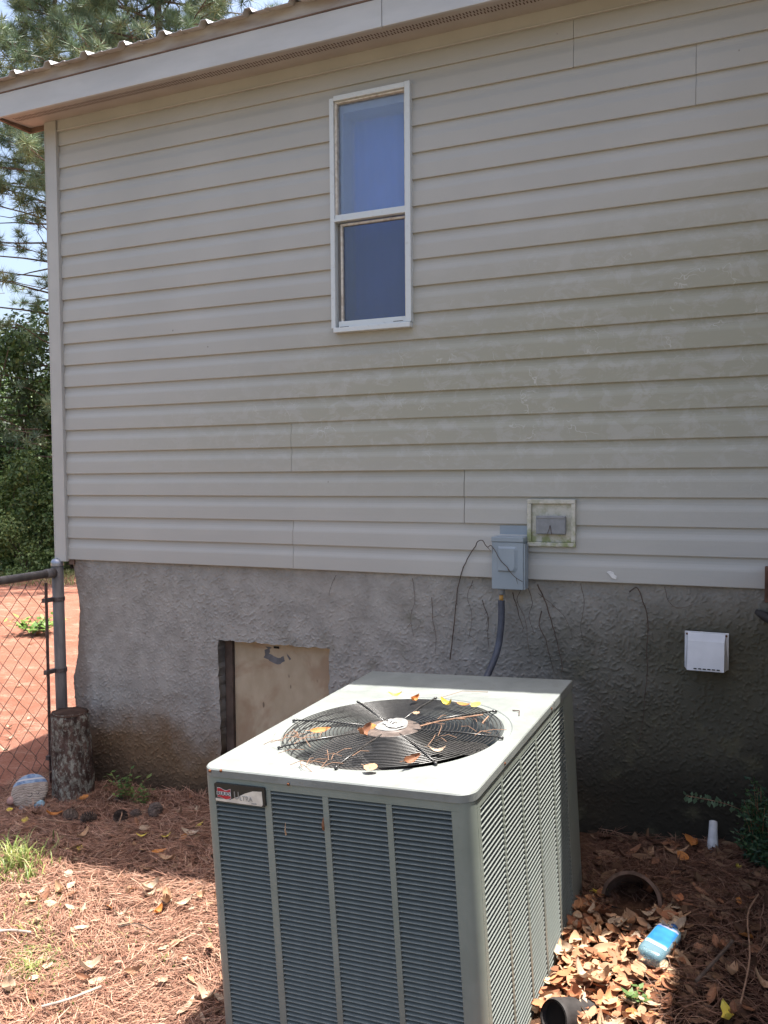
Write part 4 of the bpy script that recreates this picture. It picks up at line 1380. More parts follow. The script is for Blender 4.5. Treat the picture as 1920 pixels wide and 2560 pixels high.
# ------------------------------------------------------------------ bottle, drains
bot = empty('plastic_bottle', (3.125, -.80, gzn(3.12, -.80) + .038), 'blue-labelled plastic bottle lying in the leaves right of the condenser', 'bottle')
t = NT('blue_clear_plastic', .18, .5); t.b.inputs['Base Color'].default_value = (.30, .52, .62, 1); t.b.inputs['Transmission Weight'].default_value = .7; t.b.inputs['IOR'].default_value = 1.35
M_PLAST = t.m
t = NT('blue_label', .3, .5)
x, y, z = t.sep()[0:3]
lab_c = t.mix(t.ramp(y, -.055, -.035), (.55, .62, .70), t.mix(t.ramp(t.noise(20, 3), .35, .65), (.015, .115, .34), (.022, .16, .42)))
lab_c = t.mix(t.math('MULTIPLY', t.ramp(y, .052, .056), t.math('SUBTRACT', 1.0, t.ramp(y, .064, .067))), lab_c, (.30, .30, .42))
t.color(lab_c); M_LABEL = t.m
def rr_loop(hx, hz, r, yv, n=5):
    return [(p[0], yv, p[1]) for p in rrect(-hx, hx, -hz, hz, r, n)]
def loft(mb, loops, cap=True):
    n = len(loops[0]); vv = [q for L in loops for q in L]
    ff = [(j * n + i, j * n + (i + 1) % n, (j + 1) * n + (i + 1) % n, (j + 1) * n + i) for j in range(len(loops) - 1) for i in range(n)]
    if cap: ff += [tuple(range(n - 1, -1, -1)), tuple((len(loops) - 1) * n + i for i in range(n))]
    mb.add(vv, ff)
mb = MB()
loft(mb, [rr_loop(.030, .018, .014, -.112), rr_loop(.043, .027, .018, -.104), rr_loop(.046, .030, .018, -.085), rr_loop(.046, .030, .018, .06), rr_loop(.043, .028, .018, .078), rr_loop(.030, .021, .016, .092), rr_loop(.016, .016, .012, .098)])
mb.obj('bottle_body', M_PLAST, bot, smooth=True)
mb = MB()
vv = []
for i in range(9):
    xx = -.038 + .076 * i / 8
    zz = .0310 - .010 * max(0, (abs(xx) - .030) / .014) ** 2
    top_y = .072 - .012 * (xx / .038) ** 2
    vv += [(xx, -.058, zz), (xx, top_y, zz)]
mb.add(vv, [(2 * i, 2 * i + 2, 2 * i + 3, 2 * i + 1) for i in range(8)])
mb.obj('bottle_label', M_LABEL, bot, smooth=True)
mb = MB(); mb.tube([(0, .098, 0), (0, .118, 0)], .015, 16); mb.obj('bottle_cap', simple('blue_cap', (.03, .12, .35), .4, .4), bot, smooth=True)
bot.scale = (.88, .88, .88)
bot.rotation_euler = (math.radians(5), math.radians(10), math.radians(-16))

dr = empty('drain_mouth', (3.01, -.50, gzn(3.0, -.5) - .002), 'dark half-buried drain pipe mouth arching out of the leaf litter', 'drain')
mb = MB(); n = 18; vv = []
for (yy, rr, zz) in ((-.060, .100, .0), (-.062, .088, .0), (.16, .080, -.03), (.16, .095, -.03), (-.060, .100, .0)):
    for i in range(n + 1):
        a = math.pi * i / n
        vv.append((rr * 1.05 * math.cos(a), yy, zz + rr * .98 * math.sin(a)))
mb.add(vv, [(j * (n + 1) + i, (j + 1) * (n + 1) + i, (j + 1) * (n + 1) + i + 1, j * (n + 1) + i + 1) for j in range(4) for i in range(n)])
mb.obj('pipe_arch', M_CLAY, dr, smooth=False)
mb = MB(); mb.box(-.082, .082, .06, .07, -.10, .070); mb.box(-.086, .086, -.05, .06, -.10, -.03); mb.obj('pipe_depth', M_DARK, dr)
dr.rotation_euler = (math.radians(-26), 0, math.radians(-10))

cpz = gzn(2.89, -1.17) + .02
pb = empty('corrugated_pipe', (2.895, -1.185, cpz), 'black corrugated drain pipe end in the sunlit leaves by the condenser', 'pipe')
mb = MB(); prf = []
for i in range(15):
    prf.append((.052 if i % 2 else .047, i * .012))
mb2 = MB(); mb2.lathe(prf + [(.046, .168), (.043, .166), (.043, .0)], 24, cap0=False, cap1=False)
o = mb2.obj('pipe_wall', M_BLACKP, pb, smooth=True); o.rotation_euler = Vector((.40, .72, -.30)).to_track_quat('Z', 'Y').to_euler()
o.location = (-.012, -.03, .018)
mb = MB(); mb.lathe([(.0001, 0), (.0425, .001)], 20, (0, 0, .02)); o2 = mb.obj('pipe_inside', M_DARK, pb); o2.rotation_euler = o.rotation_euler; o2.location = o.location

# ------------------------------------------------------------------ leaves
def leaf_mesh(name, L, Wd, curl, fold, twist, seed, lobed=False):
    rnd = random.Random(seed)
    n = 7
    V = []
    for i in range(n):
        u = i / (n - 1)
        wdt = Wd * math.sin(math.pi * min(1, u * .94 + .03)) ** .75 * (1 - .15 * u)
        if lobed: wdt *= .72 + .38 * (i % 2)
        xx = L * (u - .5)
        zz = curl * L * ((u - .5) ** 2) * 2
        tw = twist * (u - .5)
        for v in (-1, -.5, 0, .5, 1):
            yy = v * wdt * .5
            f_ = fold * abs(v) ** 1.3 * Wd * .5
            jit = .04 * Wd * rnd.uniform(-1, 1) * abs(v)
            V.append((xx, yy * math.cos(tw) , zz + f_ + yy * math.sin(tw) + jit))
    F = []
    for i in range(n - 1):
        for j in range(4):
            a = i * 5 + j
            F.append((a, a + 5, a + 6, a + 1))
    b = len(V)
    V += [(-L * .5, -.0006, curl * L * .5), (-L * .5, .0008, curl * L * .5), (-L * .74, .0006, curl * L * .5 + .003), (-L * .74, -.0006, curl * L * .5 + .003)]
    F.append((b, b + 1, b + 2, b + 3))
    return V, F
LV = []
for i in range(20):
    cr = i % 3 == 1        # every third one strongly curled
    LV.append(leaf_mesh('leaf', random.uniform(.040, .085), random.uniform(.024, .046), random.uniform(-.2, .34) if not cr else random.uniform(.4, 1.0), random.uniform(-.2, .34) if not cr else random.uniform(.3, .95),
                        random.uniform(-.5, .5) * (2 if cr else 1), i, lobed=(i % 4 == 3)))
leaf_me = {}
def leaf_data(var, colr):
    k = (var, colr)
    if k not in leaf_me:
        V, F = LV[var]
        me = bpy.data.meshes.new('fallen_leaf'); me.from_pydata(V, [], F); me.materials.append(LEAF[colr])
        me.polygons.foreach_set('use_smooth', [True] * len(me.polygons)); me.update()
        leaf_me[k] = me
    return leaf_me[k]
def put_leaf(x, y, z, colr, label, group, scale=1.0, rot=None, var=None, mat=None):
    var = random.randrange(20) if var is None else var
    o = link(bpy.data.objects.new('fallen_leaf', leaf_data(var, colr)))
    M = Matrix.Translation((x, y, z)) @ (Matrix.Rotation(random.uniform(0, 6.28), 4, 'Z') @ Matrix.Rotation(random.gauss(0, .28), 4, 'X') @ Matrix.Rotation(random.gauss(0, .22), 4, 'Y') if rot is None else rot) @ Matrix.Scale(scale, 4)
    o.matrix_world = mat @ M if mat is not None else M
    return tag(o, label, 'leaf', group)

# on the condenser
def rz(a, tx=0, ty=0): return Matrix.Rotation(math.radians(a), 4, 'Z') @ Matrix.Rotation(math.radians(tx), 4, 'X') @ Matrix.Rotation(math.radians(ty), 4, 'Y')
for (x, y, c, a, tx, s_, lb) in [
    (.272, .745, 'yellow', 10, 15, .85, 'curled yellow-brown leaf leftmost on the guard\'s back rim'),
    (.355, .705, 'orange', 75, 35, .75, 'upright orange leaf on the back of the fan guard'),
    (.489, .672, 'yellow', -25, 10, .9, 'bright yellow leaf on the back of the fan guard'),
    (.540, .690, 'orange', -10, 20, .6, 'small orange leaf between two yellow leaves on the guard'),
    (.578, .700, 'yellow', -30, 12, .9, 'yellow leaf rightmost on the guard\'s back rim'),
    (.201, .334, 'orange', 40, 40, .75, 'rust leaf with pale edge on the left of the fan guard'),
    (.345, .330, 'brown', 80, 30, .9, 'torn red-brown leaf leaning against the guard hub'),
    (.340, .410, 'orange', 60, 50, .75, 'rolled orange leaf beside the hub label'),
    (.492, .080, 'tan', -8, 8, .95, 'tan leaf on the lid in front of the fan guard'),
    (.573, .148, 'brown', 70, 45, .8, 'curled brown leaf on the front rim of the guard'),
    (.621, .237, 'pale', 15, 5, .85, 'white-looking pale leaf on the right front of the guard'),
    (.421, .571, 'tan', 30, 30, .45, 'tiny crumpled tan leaf behind the hub label')]:
    put_leaf(x, y, .016, c, lb, 'leaves on the condenser', s_, rz(a, tx, 0), None, AM)
# twigs and needles on the guard
def acv(x, y, z): return AM @ Vector((x, y, z))
TWL = ['pale forked twig lying across the right of the fan guard', 'short twig stub at the right rim of the fan guard', 'pine needle bundle at the left rim of the fan guard',
       'loose pine needles across the right half of the guard', 'long pine needle on the lid behind the fan guard', 'short dark twig on the lid right of the guard', 'pine needles fringing the front left of the guard']
def twig(pl, r, lb, mat=M_TWIG):
    mb = MB()
    for pts in pl: mb.tube([acv(*q) for q in pts], r, 5)
    tag(mb.obj('twig', mat), lb, 'twig', 'twigs on the condenser')
twig([[(.487, .440, .016), (.528, .500, .0165), (.58, .549, .016), (.637, .590, .017)], [(.56, .535, .016), (.60, .53, .019)]], .0028, TWL[0])
twig([[(.654, .591, .012), (.659, .517, .014), (.668, .50, .018)]], .0022, TWL[1])
def needles(cx, cy, n, rad, L, lb, z=.014):
    pl = []
    for i in range(n):
        x = cx + random.gauss(0, rad); y = cy + random.gauss(0, rad); a = random.uniform(0, 6.28); l = L * random.uniform(.5, 1.1)
        b = a + random.uniform(-.4, .4); zz = z + random.uniform(0, .006)
        pl.append([(x, y, zz), (x + l * .5 * math.cos(a), y + l * .5 * math.sin(a), zz + random.uniform(0, .008)), (x + l * (.5 * math.cos(a) + .5 * math.cos(b)), y + l * (.5 * math.sin(a) + .5 * math.sin(b)), zz - random.uniform(0, .01))])
    twig(pl, .0009, lb)
    if n > 1: COL.objects[-1]['kind'] = 'stuff'
needles(.17, .25, 13, .03, .10, TWL[2])
needles(.60, .44, 10, .07, .08, TWL[3])
needles(.42, .80, 1, .03, .17, TWL[4], .003)
twig([[(.70, .70, .003), (.725, .69, .006), (.735, .65, .003)]], .0018, TWL[5], M_VINE)
needles(.33, .12, 14, .05, .08, TWL[6], .008)
# dry bits caught in the front louvres
for (x, z, lb) in ((.272, -.135, 'pale seed husk caught in the front louvres'), (.388, -.108, 'small brown seed on the louvre mullion')):
    mb = MB(); mb.tube([acv(x, -.009, z - .022), acv(x + .001, -.013, z - .008), acv(x + .003, -.012, z + .012)], [.0028, .0022, .0008] if x < .3 else [.003, .004, .001], 6)
    tag(mb.obj('seed_husk', LEAF['pale'] if x < .3 else LEAF['brown']), lb, 'seed')

# ground leaves: individuals
def in_ac(x, y): return (1.95 < x < 2.822 and -1.66 < y < -.40) or (x - 3.0) ** 2 + (y + .565) ** 2 < .0075 or (x - 2.885) ** 2 + (y + 1.235) ** 2 < .004
def shadow_y(x, y): return y > -.80
cnt = 0
def scatter(n, xr, yr, cols, wts, cond, lab, group, zoff=.022, sc=(.55, 1.15)):
    global cnt
    k = 0; tries = 0
    while k < n and tries < n * 60:
        tries += 1
        x = random.uniform(*xr); y = random.uniform(*yr)
        if in_ac(x, y) or not cond(x, y): continue
        c = random.choices(cols, wts)[0]
        scl = random.uniform(*sc)
        size = 'large ' if scl > .95 else ('small ' if scl < .75 else '')
        if group == 'leaves on the sunlit straw':
            place = 'near the bottom edge' if y < -1.5 else ('beside the condenser' if x > 1.6 else ('near the grass tufts' if x < 1.0 else 'midway to the grass'))
        elif group == 'leaves on the shaded straw':
            place = 'beside the condenser' if x > 1.4 else ('in front of the stump' if x < .55 else ('at the shadow edge' if y < -.55 else 'below the door'))
        elif group == 'leaves in the sunlit patch':
            place = 'touching the condenser' if x < 2.92 else ('near the bottle' if y > -.95 else 'near the bottom edge')
        else:
            place = 'at the wall foot' if y > -.3 else ('near the bottle' if y > -.85 and x < 3.25 else ('at the right edge' if x > 3.28 else 'near the drain mouth'))
        put_leaf(x, y, gzn(x, y) + zoff + random.uniform(-.004, .010), c, size + lab[c] + ', ' + place, group, scl)
        k += 1; cnt += 1
# visible wedge: left boundary of view, x + 0.9*y relation
def vis_left(x, y): return x > -.1 + (-y - .25) * .98 and x < 1.96 + (y + 1.6) * .02
scatter(95, (-.1, 2.0), (-1.95, -.82), ['pale', 'tan', 'brown', 'orange'], [8, 5, 2.0, 1], vis_left,
        {'pale': 'pale bleached leaf on the sunlit pine straw', 'tan': 'tan dry leaf on the sunlit pine straw', 'brown': 'dark brown leaf on the sunlit pine straw', 'orange': 'rust-orange leaf on the sunlit pine straw'}, 'leaves on the sunlit straw')
scatter(62, (-.1, 2.0), (-.80, -.08), ['tan', 'brown', 'orange', 'pale', 'yellow', 'green'], [8, 7, 2.2, 1.6, .9, .4], lambda x, y: vis_left(x, y) and not ((x - .145) ** 2 + (y + .165) ** 2 < .02),
        {'tan': 'tan leaf on the shaded pine straw by the wall', 'brown': 'brown leaf on the shaded pine straw by the wall', 'orange': 'orange leaf on the shaded pine straw by the wall', 'pale': 'pale leaf on the shaded pine straw by the wall',
         'yellow': 'yellow leaf on the shaded pine straw by the wall', 'green': 'greenish leaf on the shaded pine straw by the wall'}, 'leaves on the shaded straw')
scatter(95, (2.83, 3.19), (-1.55, -.56), ['pale', 'tan', 'brown', 'orange'], [8, 8, 1.5, 1.5], lambda x, y: True,
        {'pale': 'pale leaf in the sunlit litter right of the condenser', 'tan': 'tan leaf in the sunlit litter right of the condenser', 'brown': 'brown leaf in the sunlit litter right of the condenser', 'orange': 'orange leaf in the sunlit litter right of the condenser'}, 'leaves in the sunlit patch', .030)
scatter(50, (2.84, 3.44), (-1.5, -.05), ['tan', 'brown', 'orange', 'yellow'], [3, 9, .8, .8], lambda x, y: x > 3.14 or y > -.60,
        {'tan': 'tan leaf in the shaded litter below the vent hood', 'brown': 'brown leaf in the shaded litter below the vent hood', 'orange': 'orange leaf in the shaded litter below the vent hood', 'yellow': 'yellow leaf in the shaded litter below the vent hood'}, 'leaves in the shaded litter', .028)
put_leaf(1.87, -.43, gzn(1.87, -.43) + .05, 'yellow', 'upright yellow-green leaf at the condenser\'s left rear', 'leaves on the shaded straw', 1.0, rz(100, 70, 20))
put_leaf(.30, -.26, gzn(.3, -.26) + .05, 'orange', 'upright orange-yellow leaf right of the stump', 'leaves on the shaded straw', 1.0, rz(60, 60, -40))
put_leaf(-.03, -.42, gzn(-.03, -.42) + .03, 'yellow', 'round pale yellow leaf beside the garden ornament', 'leaves on the shaded straw', .8, rz(80, 40, 0))

# leaf litter mass, right of the condenser and thin on the left
def leaf_mass(name, n, sampler, palette, zr, lbl, sc=(.6, 1.1)):
    Vs = []; Fs = []; Cs = []; b = 0
    for i in range(n):
        x, y = sampler()
        if in_ac(x, y): continue
        vi = random.randrange(20)
        if vi % 3 == 1 and random.random() < .75: vi = (vi + 1) % 20
        V, F = LV[vi]
        V = np.array(V[:35]); Fq = [f for f in F if max(f) < 35]
        R = (Matrix.Rotation(random.uniform(0, 6.28), 3, 'Z') @ Matrix.Rotation(random.gauss(0, .36), 3, 'X') @ Matrix.Rotation(random.gauss(0, .3), 3, 'Y'))
        V = (np.array(R) @ (V * random.uniform(*sc)).T).T + np.array((x, y, gzn(x, y) + random.uniform(*zr)))
        Vs.append(V); Fs.append(np.array(Fq) + b); b += len(V)
        c = np.array(random.choice(palette)) * random.uniform(.7, 1.2)
        Cs.append(np.tile(c, (len(V), 1)))
    o = np_mesh(name, np.concatenate(Vs), np.concatenate(Fs), M_LITTER, None, np.concatenate(Cs), True)
    return tag(o, lbl, 'leaf litter', None, 'stuff')
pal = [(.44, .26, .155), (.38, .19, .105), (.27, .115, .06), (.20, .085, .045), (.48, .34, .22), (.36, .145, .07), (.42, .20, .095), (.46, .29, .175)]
leaf_mass('leaf_litter', 1150, lambda: (random.uniform(2.80, 3.18), random.uniform(-1.7, -.52)), [(c[0] * 1.2, c[1] * 1.2, c[2] * 1.2) for c in pal], (.002, .036), 'deep tan leaf litter piled along the right side of the condenser')  # palette brightened, sunlight of the lit patch put into the colours
pal_shaded = [(.20, .115, .068), (.15, .080, .046), (.105, .055, .032), (.085, .044, .027), (.24, .15, .092)]  # same dry litter, porch shade painted into the colours
leaf_mass('leaf_litter', 900, lambda: random.choice([(random.uniform(3.14, 3.55), random.uniform(-1.7, -.03)), (random.uniform(2.80, 3.55), random.uniform(-.55, -.03))]), pal_shaded, (.0, .026), 'leaf litter toward the porch, its colours darkened to paint in the shade')
pal2 = [(.42, .31, .21), (.36, .24, .155), (.30, .17, .10), (.20, .11, .065), (.15, .075, .045), (.26, .15, .09), (.32, .2, .13)]
leaf_mass('leaf_fragments', 1300, lambda: (random.uniform(-.1, 2.0), random.uniform(-1.95, -.05)), pal2, (.006, .024), 'broken leaf fragments mixed into the pine straw', (.25, .75))

# pine straw
def straw(name, n, sampler, pal, lbl, zr=(.0, .022)):
    P0 = np.array([sampler() for _ in range(n)])
    x, y = P0[:, 0], P0[:, 1]
    keep = np.array([not in_ac(a, b) for a, b in P0]); x, y = x[keep], y[keep]; n = len(x)
    field = np.array([noise.noise(Vector((a * 3.1, b * 3.1, 2.2))) for a, b in zip(x, y)]) * 3.0
    a0 = field + rng.normal(0, .75, n)
    bend = rng.normal(0, .30, n)
    L = rng.uniform(.06, .16, n)
    z0 = np.array([gzn(a, b) for a, b in zip(x, y)]) + rng.uniform(zr[0], zr[1], n) + .003
    dz = rng.normal(0, .012, n)
    hw = rng.uniform(.0008, .0014, n)
    ts = [-.5, -.17, .17, .5]
    pts = []
    for tt in ts:
        aa = a0 + bend * tt
        pts.append(np.stack([x + L * tt * np.cos(aa), y + L * tt * np.sin(aa), z0 + dz * tt * 2 + .004 * (1 - (2 * tt) ** 2) * rng.uniform(0, 1, n)], 1))
    V = []
    roll = rng.uniform(-.6, .6, n)
    for i, q in enumerate(pts):
        aa = a0 + bend * ts[i]
        side = np.stack([-np.sin(aa) * np.cos(roll), np.cos(aa) * np.cos(roll), np.sin(roll)], 1) * hw[:, None] * (1.0 if 0 < i < 3 else .6)
        V += [q - side, q + side]
    V = np.stack(V, 1).reshape(-1, 3)
    b = (np.arange(n) * 8)[:, None]
    F = np.concatenate([b + np.array([0, 2, 3, 1]), b + np.array([2, 4, 5, 3]), b + np.array([4, 6, 7, 5])], 0)
    pal = np.array(pal)
    c = pal[rng.integers(0, len(pal), n)] * rng.uniform(.65, 1.25, (n, 1))
    o = np_mesh(name, V, F, M_STRAW, None, np.repeat(c, 8, 0))
    return tag(o, lbl, 'pine straw', None, 'stuff')
spal = [(.32, .168, .112), (.40, .225, .155), (.23, .108, .070), (.47, .295, .21), (.16, .078, .052), (.34, .178, .118)]
def samp_left():
    while True:
        x = random.uniform(-.35, 2.05); y = random.uniform(-2.0, -.02)
        if x > -.35 + (-y - .25) * .9: return x, y
straw('pine_straw', 34000, samp_left, spal, 'reddish brown pine straw covering the ground left of the condenser')
straw('pine_straw', 8500, lambda: random.choice([(random.uniform(3.12, 3.55), random.uniform(-1.7, -.02)), (random.uniform(2.80, 3.5), random.uniform(-.6, -.02))]), [(c[0] * .48, c[1] * .46, c[2] * .46) for c in spal], 'pine straw tangled in the litter right of the condenser', (.0, .026))  # straw colours darkened to paint in the shade on this side

# ------------------------------------------------------------------ grass, weeds, sticks
def blades(name, spots, lbl, cols):
    V = []; F = []; C = []; b = 0
    for (cx, cy, n, rad, h) in spots:
        for i in range(n):
            a = random.uniform(0, 6.28); r = abs(random.gauss(0, rad))
            x = cx + r * math.cos(a); y = cy + r * math.sin(a); z = gzn(x, y)
            d = random.uniform(0, 6.28); hh = h * random.uniform(.5, 1.15); lean_ = hh * random.uniform(.3, 1.1); wd = random.uniform(.0014, .0028)
            s = Vector((-math.sin(d), math.cos(d), 0)) * wd
            for k_, (f, up, ww) in enumerate(((0, 0, 1), (.25, .5, 1), (.6, .85, .75), (1, .92, .1))):
                q = Vector((x + lean_ * f * math.cos(d), y + lean_ * f * math.sin(d), z + hh * up))
                V += [q - s * ww, q + s * ww]
            for k_ in range(3): F.append((b + 2 * k_, b + 2 * k_ + 1, b + 2 * k_ + 3, b + 2 * k_ + 2))
            c = np.array(random.choice(cols)) * random.uniform(.75, 1.25)
            C += [c] * 8; b += 8
    o = np_mesh(name, np.array([tuple(v) for v in V]), np.array(F), M_FOLI, None, np.array(C))
    return tag(o, lbl, 'grass', None, 'stuff')
gcol = [(.20, .26, .06), (.30, .34, .10), (.14, .20, .05), (.42, .40, .18)]
blades('grass', [(.52, -.86, 170, .085, .09), (.43, -.83, 90, .06, .10), (.48, -.95, 60, .06, .07), (.62, -.92, 40, .06, .06), (1.15, -1.42, 420, .09, .035), (1.06, -1.36, 300, .07, .03), (.80, -1.10, 80, .09, .045), (.95, -1.22, 40, .07, .05), (1.3, -1.2, 30, .12, .04), (1.55, -1.25, 26, .15, .035), (1.45, -1.55, 20, .12, .035)],
       'green grass tufts growing through the pine straw at left', gcol)
def weed(name, loc, n, h, lw, lbl, cols, spread=.08):
    e = empty(name, loc, lbl, 'plant')
    V = []; F = []; C = []; b = 0
    mb = MB()
    for i in range(n):
        a = random.uniform(0, 6.28); ln = spread * random.uniform(.3, 1.2); hh = h * random.uniform(.5, 1.1)
        tip = Vector((ln * math.cos(a), ln * math.sin(a), hh))
        mb.tube([(0, 0, -.01), tuple(tip * .5 + Vector((0, 0, .12 * hh))), tuple(tip)], [.0016, .0012, .0006], 4)
        for k_ in range(6):
            f = .35 + .65 * k_ / 5
            p = tip * f + Vector((0, 0, .1 * hh * (1 - f)))
            d = random.uniform(0, 6.28); el = random.uniform(-.2, .7); L = lw * random.uniform(.7, 1.2)
            dv = Vector((math.cos(d) * math.cos(el), math.sin(d) * math.cos(el), math.sin(el))); sv = dv.cross(Vector((0, 0, 1))).normalized() * L * .24
            V += [p, p + dv * L * .45 + sv, p + dv * L, p + dv * L * .45 - sv + Vector((0, 0, .002))]
            F.append((b, b + 1, b + 2, b + 3)); b += 4
            c = np.array(random.choice(cols)) * random.uniform(.75, 1.25); C += [c] * 4
    mb.obj('stem', M_PETIOLE, e)
    o = np_mesh('leaves', np.array([tuple(v) for v in V]), np.array(F), M_FOLI, e, np.array(C))
    return e
wc = [(.07, .13, .035), (.11, .18, .05), (.16, .22, .06)]
weed('weed', (.50, -.17, gzn(.5, -.17)), 16, .13, .034, 'small green weed against the foot of the wall', wc, .10)
weed('weed', (.60, -.20, gzn(.6, -.2)), 8, .09, .030, 'lower green weed just right of the leafy weed by the wall', wc, .06)
wc2 = [(.10, .20, .04), (.16, .27, .06), (.22, .33, .09)]
weed('weed', (-3.85, 3.45, gzn(-3.85, 3.45)), 42, .16, .09, 'leafy green plant on the red clay behind the fence', wc2, .28)
weed('weed', (-3.15, 3.65, gzn(-3.15, 3.65)), 20, .20, .08, 'leafy green plant on the clay between post and stucco corner', wc2, .14)
weed('weed', (-4.6, 3.0, gzn(-4.6, 3)), 7, .08, .06, 'small sprig on the clay left of the leafy plant', wc2, .12)
weed('weed', (3.08, -1.06, gzn(3.08, -1.06) + .01), 7, .04, .03, 'tiny green seedling in the litter at the bottom right', [(.12, .2, .06)], .03)
# shaded shrub at the right foot of the wall
sh_ = empty('shrub', (3.405, -.15, gzn(3.36, -.17)), 'dark green feathery shrub in the shade at the right edge', 'shrub')
V = []; F = []; C = []; b = 0
mb = MB()
for i in range(48):
    a = random.uniform(0, 6.28); hh = random.uniform(.08, .33); ln = random.uniform(.01, .10)
    tip = Vector((ln * math.cos(a), ln * .7 * math.sin(a), hh))
    mb.tube([(0, 0, -.02), tuple(tip * .6 + Vector((0, 0, .03))), tuple(tip)], [.002, .0014, .0006], 4)
    for k_ in range(34):
        f = .3 + .7 * random.random()
        p = tip * f + Vector((random.gauss(0, .014), random.gauss(0, .014), random.gauss(0, .02)))
        dv = Vector((random.gauss(0, 1), random.gauss(0, 1), random.gauss(0, .8))).normalized(); L = random.uniform(.016, .03)
        sv = dv.orthogonal().normalized() * .0045
        V += [p - sv, p + sv, p + dv * L]; F.append((b, b + 1, b + 2)); b += 3
        c = np.array(random.choice([(.02, .055, .028), (.035, .085, .035), (.05, .095, .032)])) * random.uniform(.8, 1.3); C += [c] * 3
mb.obj('stem', M_PETIOLE, sh_); np_mesh('leaves', np.array([tuple(v) for v in V]), np.array(F), M_FOLI, sh_, np.array(C))
# runner with a few leaves reaching left across the wall
rn = empty('trailing_vine', (3.33, -.05, S - .82), 'thin trailing vine with pale green leaves across the dark wall foot', 'vine')
mb = MB(); pts = [Vector((.03, 0, -.03)), Vector((-.04, -.02, .0)), Vector((-.11, -.03, .012)), Vector((-.19, -.03, .016))]
cp = crom(pts, 6); mb.tube(cp, .0014, 4); mb.obj('stem', M_TWIG, rn)
V = []; F = []; C = []; b = 0
for q in cp[4:]:
    for s__ in (-1, 1):
        d = Vector((random.uniform(-.6, .2), random.uniform(-.4, .2), s__ * random.uniform(-.1, 1))).normalized(); L = random.uniform(.010, .030); sv = Vector((d.z, -.3, -d.x)).normalized() * L * .3
        V += [q, q + d * L * .5 + sv, q + d * L, q + d * L * .5 - sv]; F.append((b, b + 1, b + 2, b + 3)); b += 4; C += [np.array((.14, .22, .13)) * random.uniform(.7, 1.3)] * 4
np_mesh('leaves', np.array([tuple(v) for v in V]), np.array(F), M_FOLI, rn, np.array(C))

def stick(pts, r, lbl, mat, zo=.03):
    mb = MB(); P = [Vector((x, y, gzn(x, y) + zo + dz)) for x, y, dz in pts]
    mb.tube(crom(P, 4), r, 7); tag(mb.obj('stick', mat), lbl, 'stick', 'sticks on the ground')
stick([(.86, -1.31, .01), (.92, -1.29, .012), (1.0, -1.275, .006)], .0045, 'bleached white stick in the sun at the left edge', M_STICK)
stick([(1.38, -1.60, .01), (1.44, -1.55, .014), (1.49, -1.46, .01)], .004, 'pale weathered stick on the straw near the bottom left', M_STICK)
stick([(1.30, -1.16, .01), (1.36, -1.13, .016), (1.44, -1.14, .008)], .0025, 'thin dark twig in the middle of the sunlit straw', M_VINE)
stick([(.25, -.50, .015), (.33, -.52, .02), (.44, -.49, .01)], .003, 'thin twig on shaded straw in front of the cones', M_TWIG)
stick([(3.24, -.98, .02), (3.30, -.86, .03), (3.33, -.76, .02)], .005, 'broken twig in shade right of the bottle', M_VINE)
stick([(3.36, -1.05, .02), (3.38, -.85, .03), (3.37, -.6, .03), (3.40, -.45, .02)], .0025, 'long thin runner on the shaded litter at the right edge', M_TWIG)
stick([(.60, -.33, .02), (.66, -.40, .03), (.70, -.47, .02)], .003, 'short twig leaning over the middle cones', M_TWIG)
stick([(.02, -.21, .10), (.04, -.17, .12), (.06, -.10, .11)], .003, 'broken wire-thin twig between stump and tension bar', M_TWIG)
# scattered pale bark chips on the clay
for i in range(16):
    x = random.uniform(-1.9, -.5); y = random.uniform(.2, 1.9)
    put_leaf(x, y, gzn(x, y) + .008, 'pale', 'pale leaf scrap on the red clay behind the fence', 'leaf scraps on the clay', random.uniform(.5, 1.1), rz(random.uniform(0, 360), 8, 6))
for i in range(9):
    x = random.uniform(-5.5, -2); y = -x * random.uniform(.75, .98)
    put_leaf(x, y, gzn(x, y) + .008, 'tan', 'tan leaf scrap on the far red clay', 'leaf scraps on the clay', random.uniform(.8, 1.5), rz(random.uniform(0, 360), 8, 6))

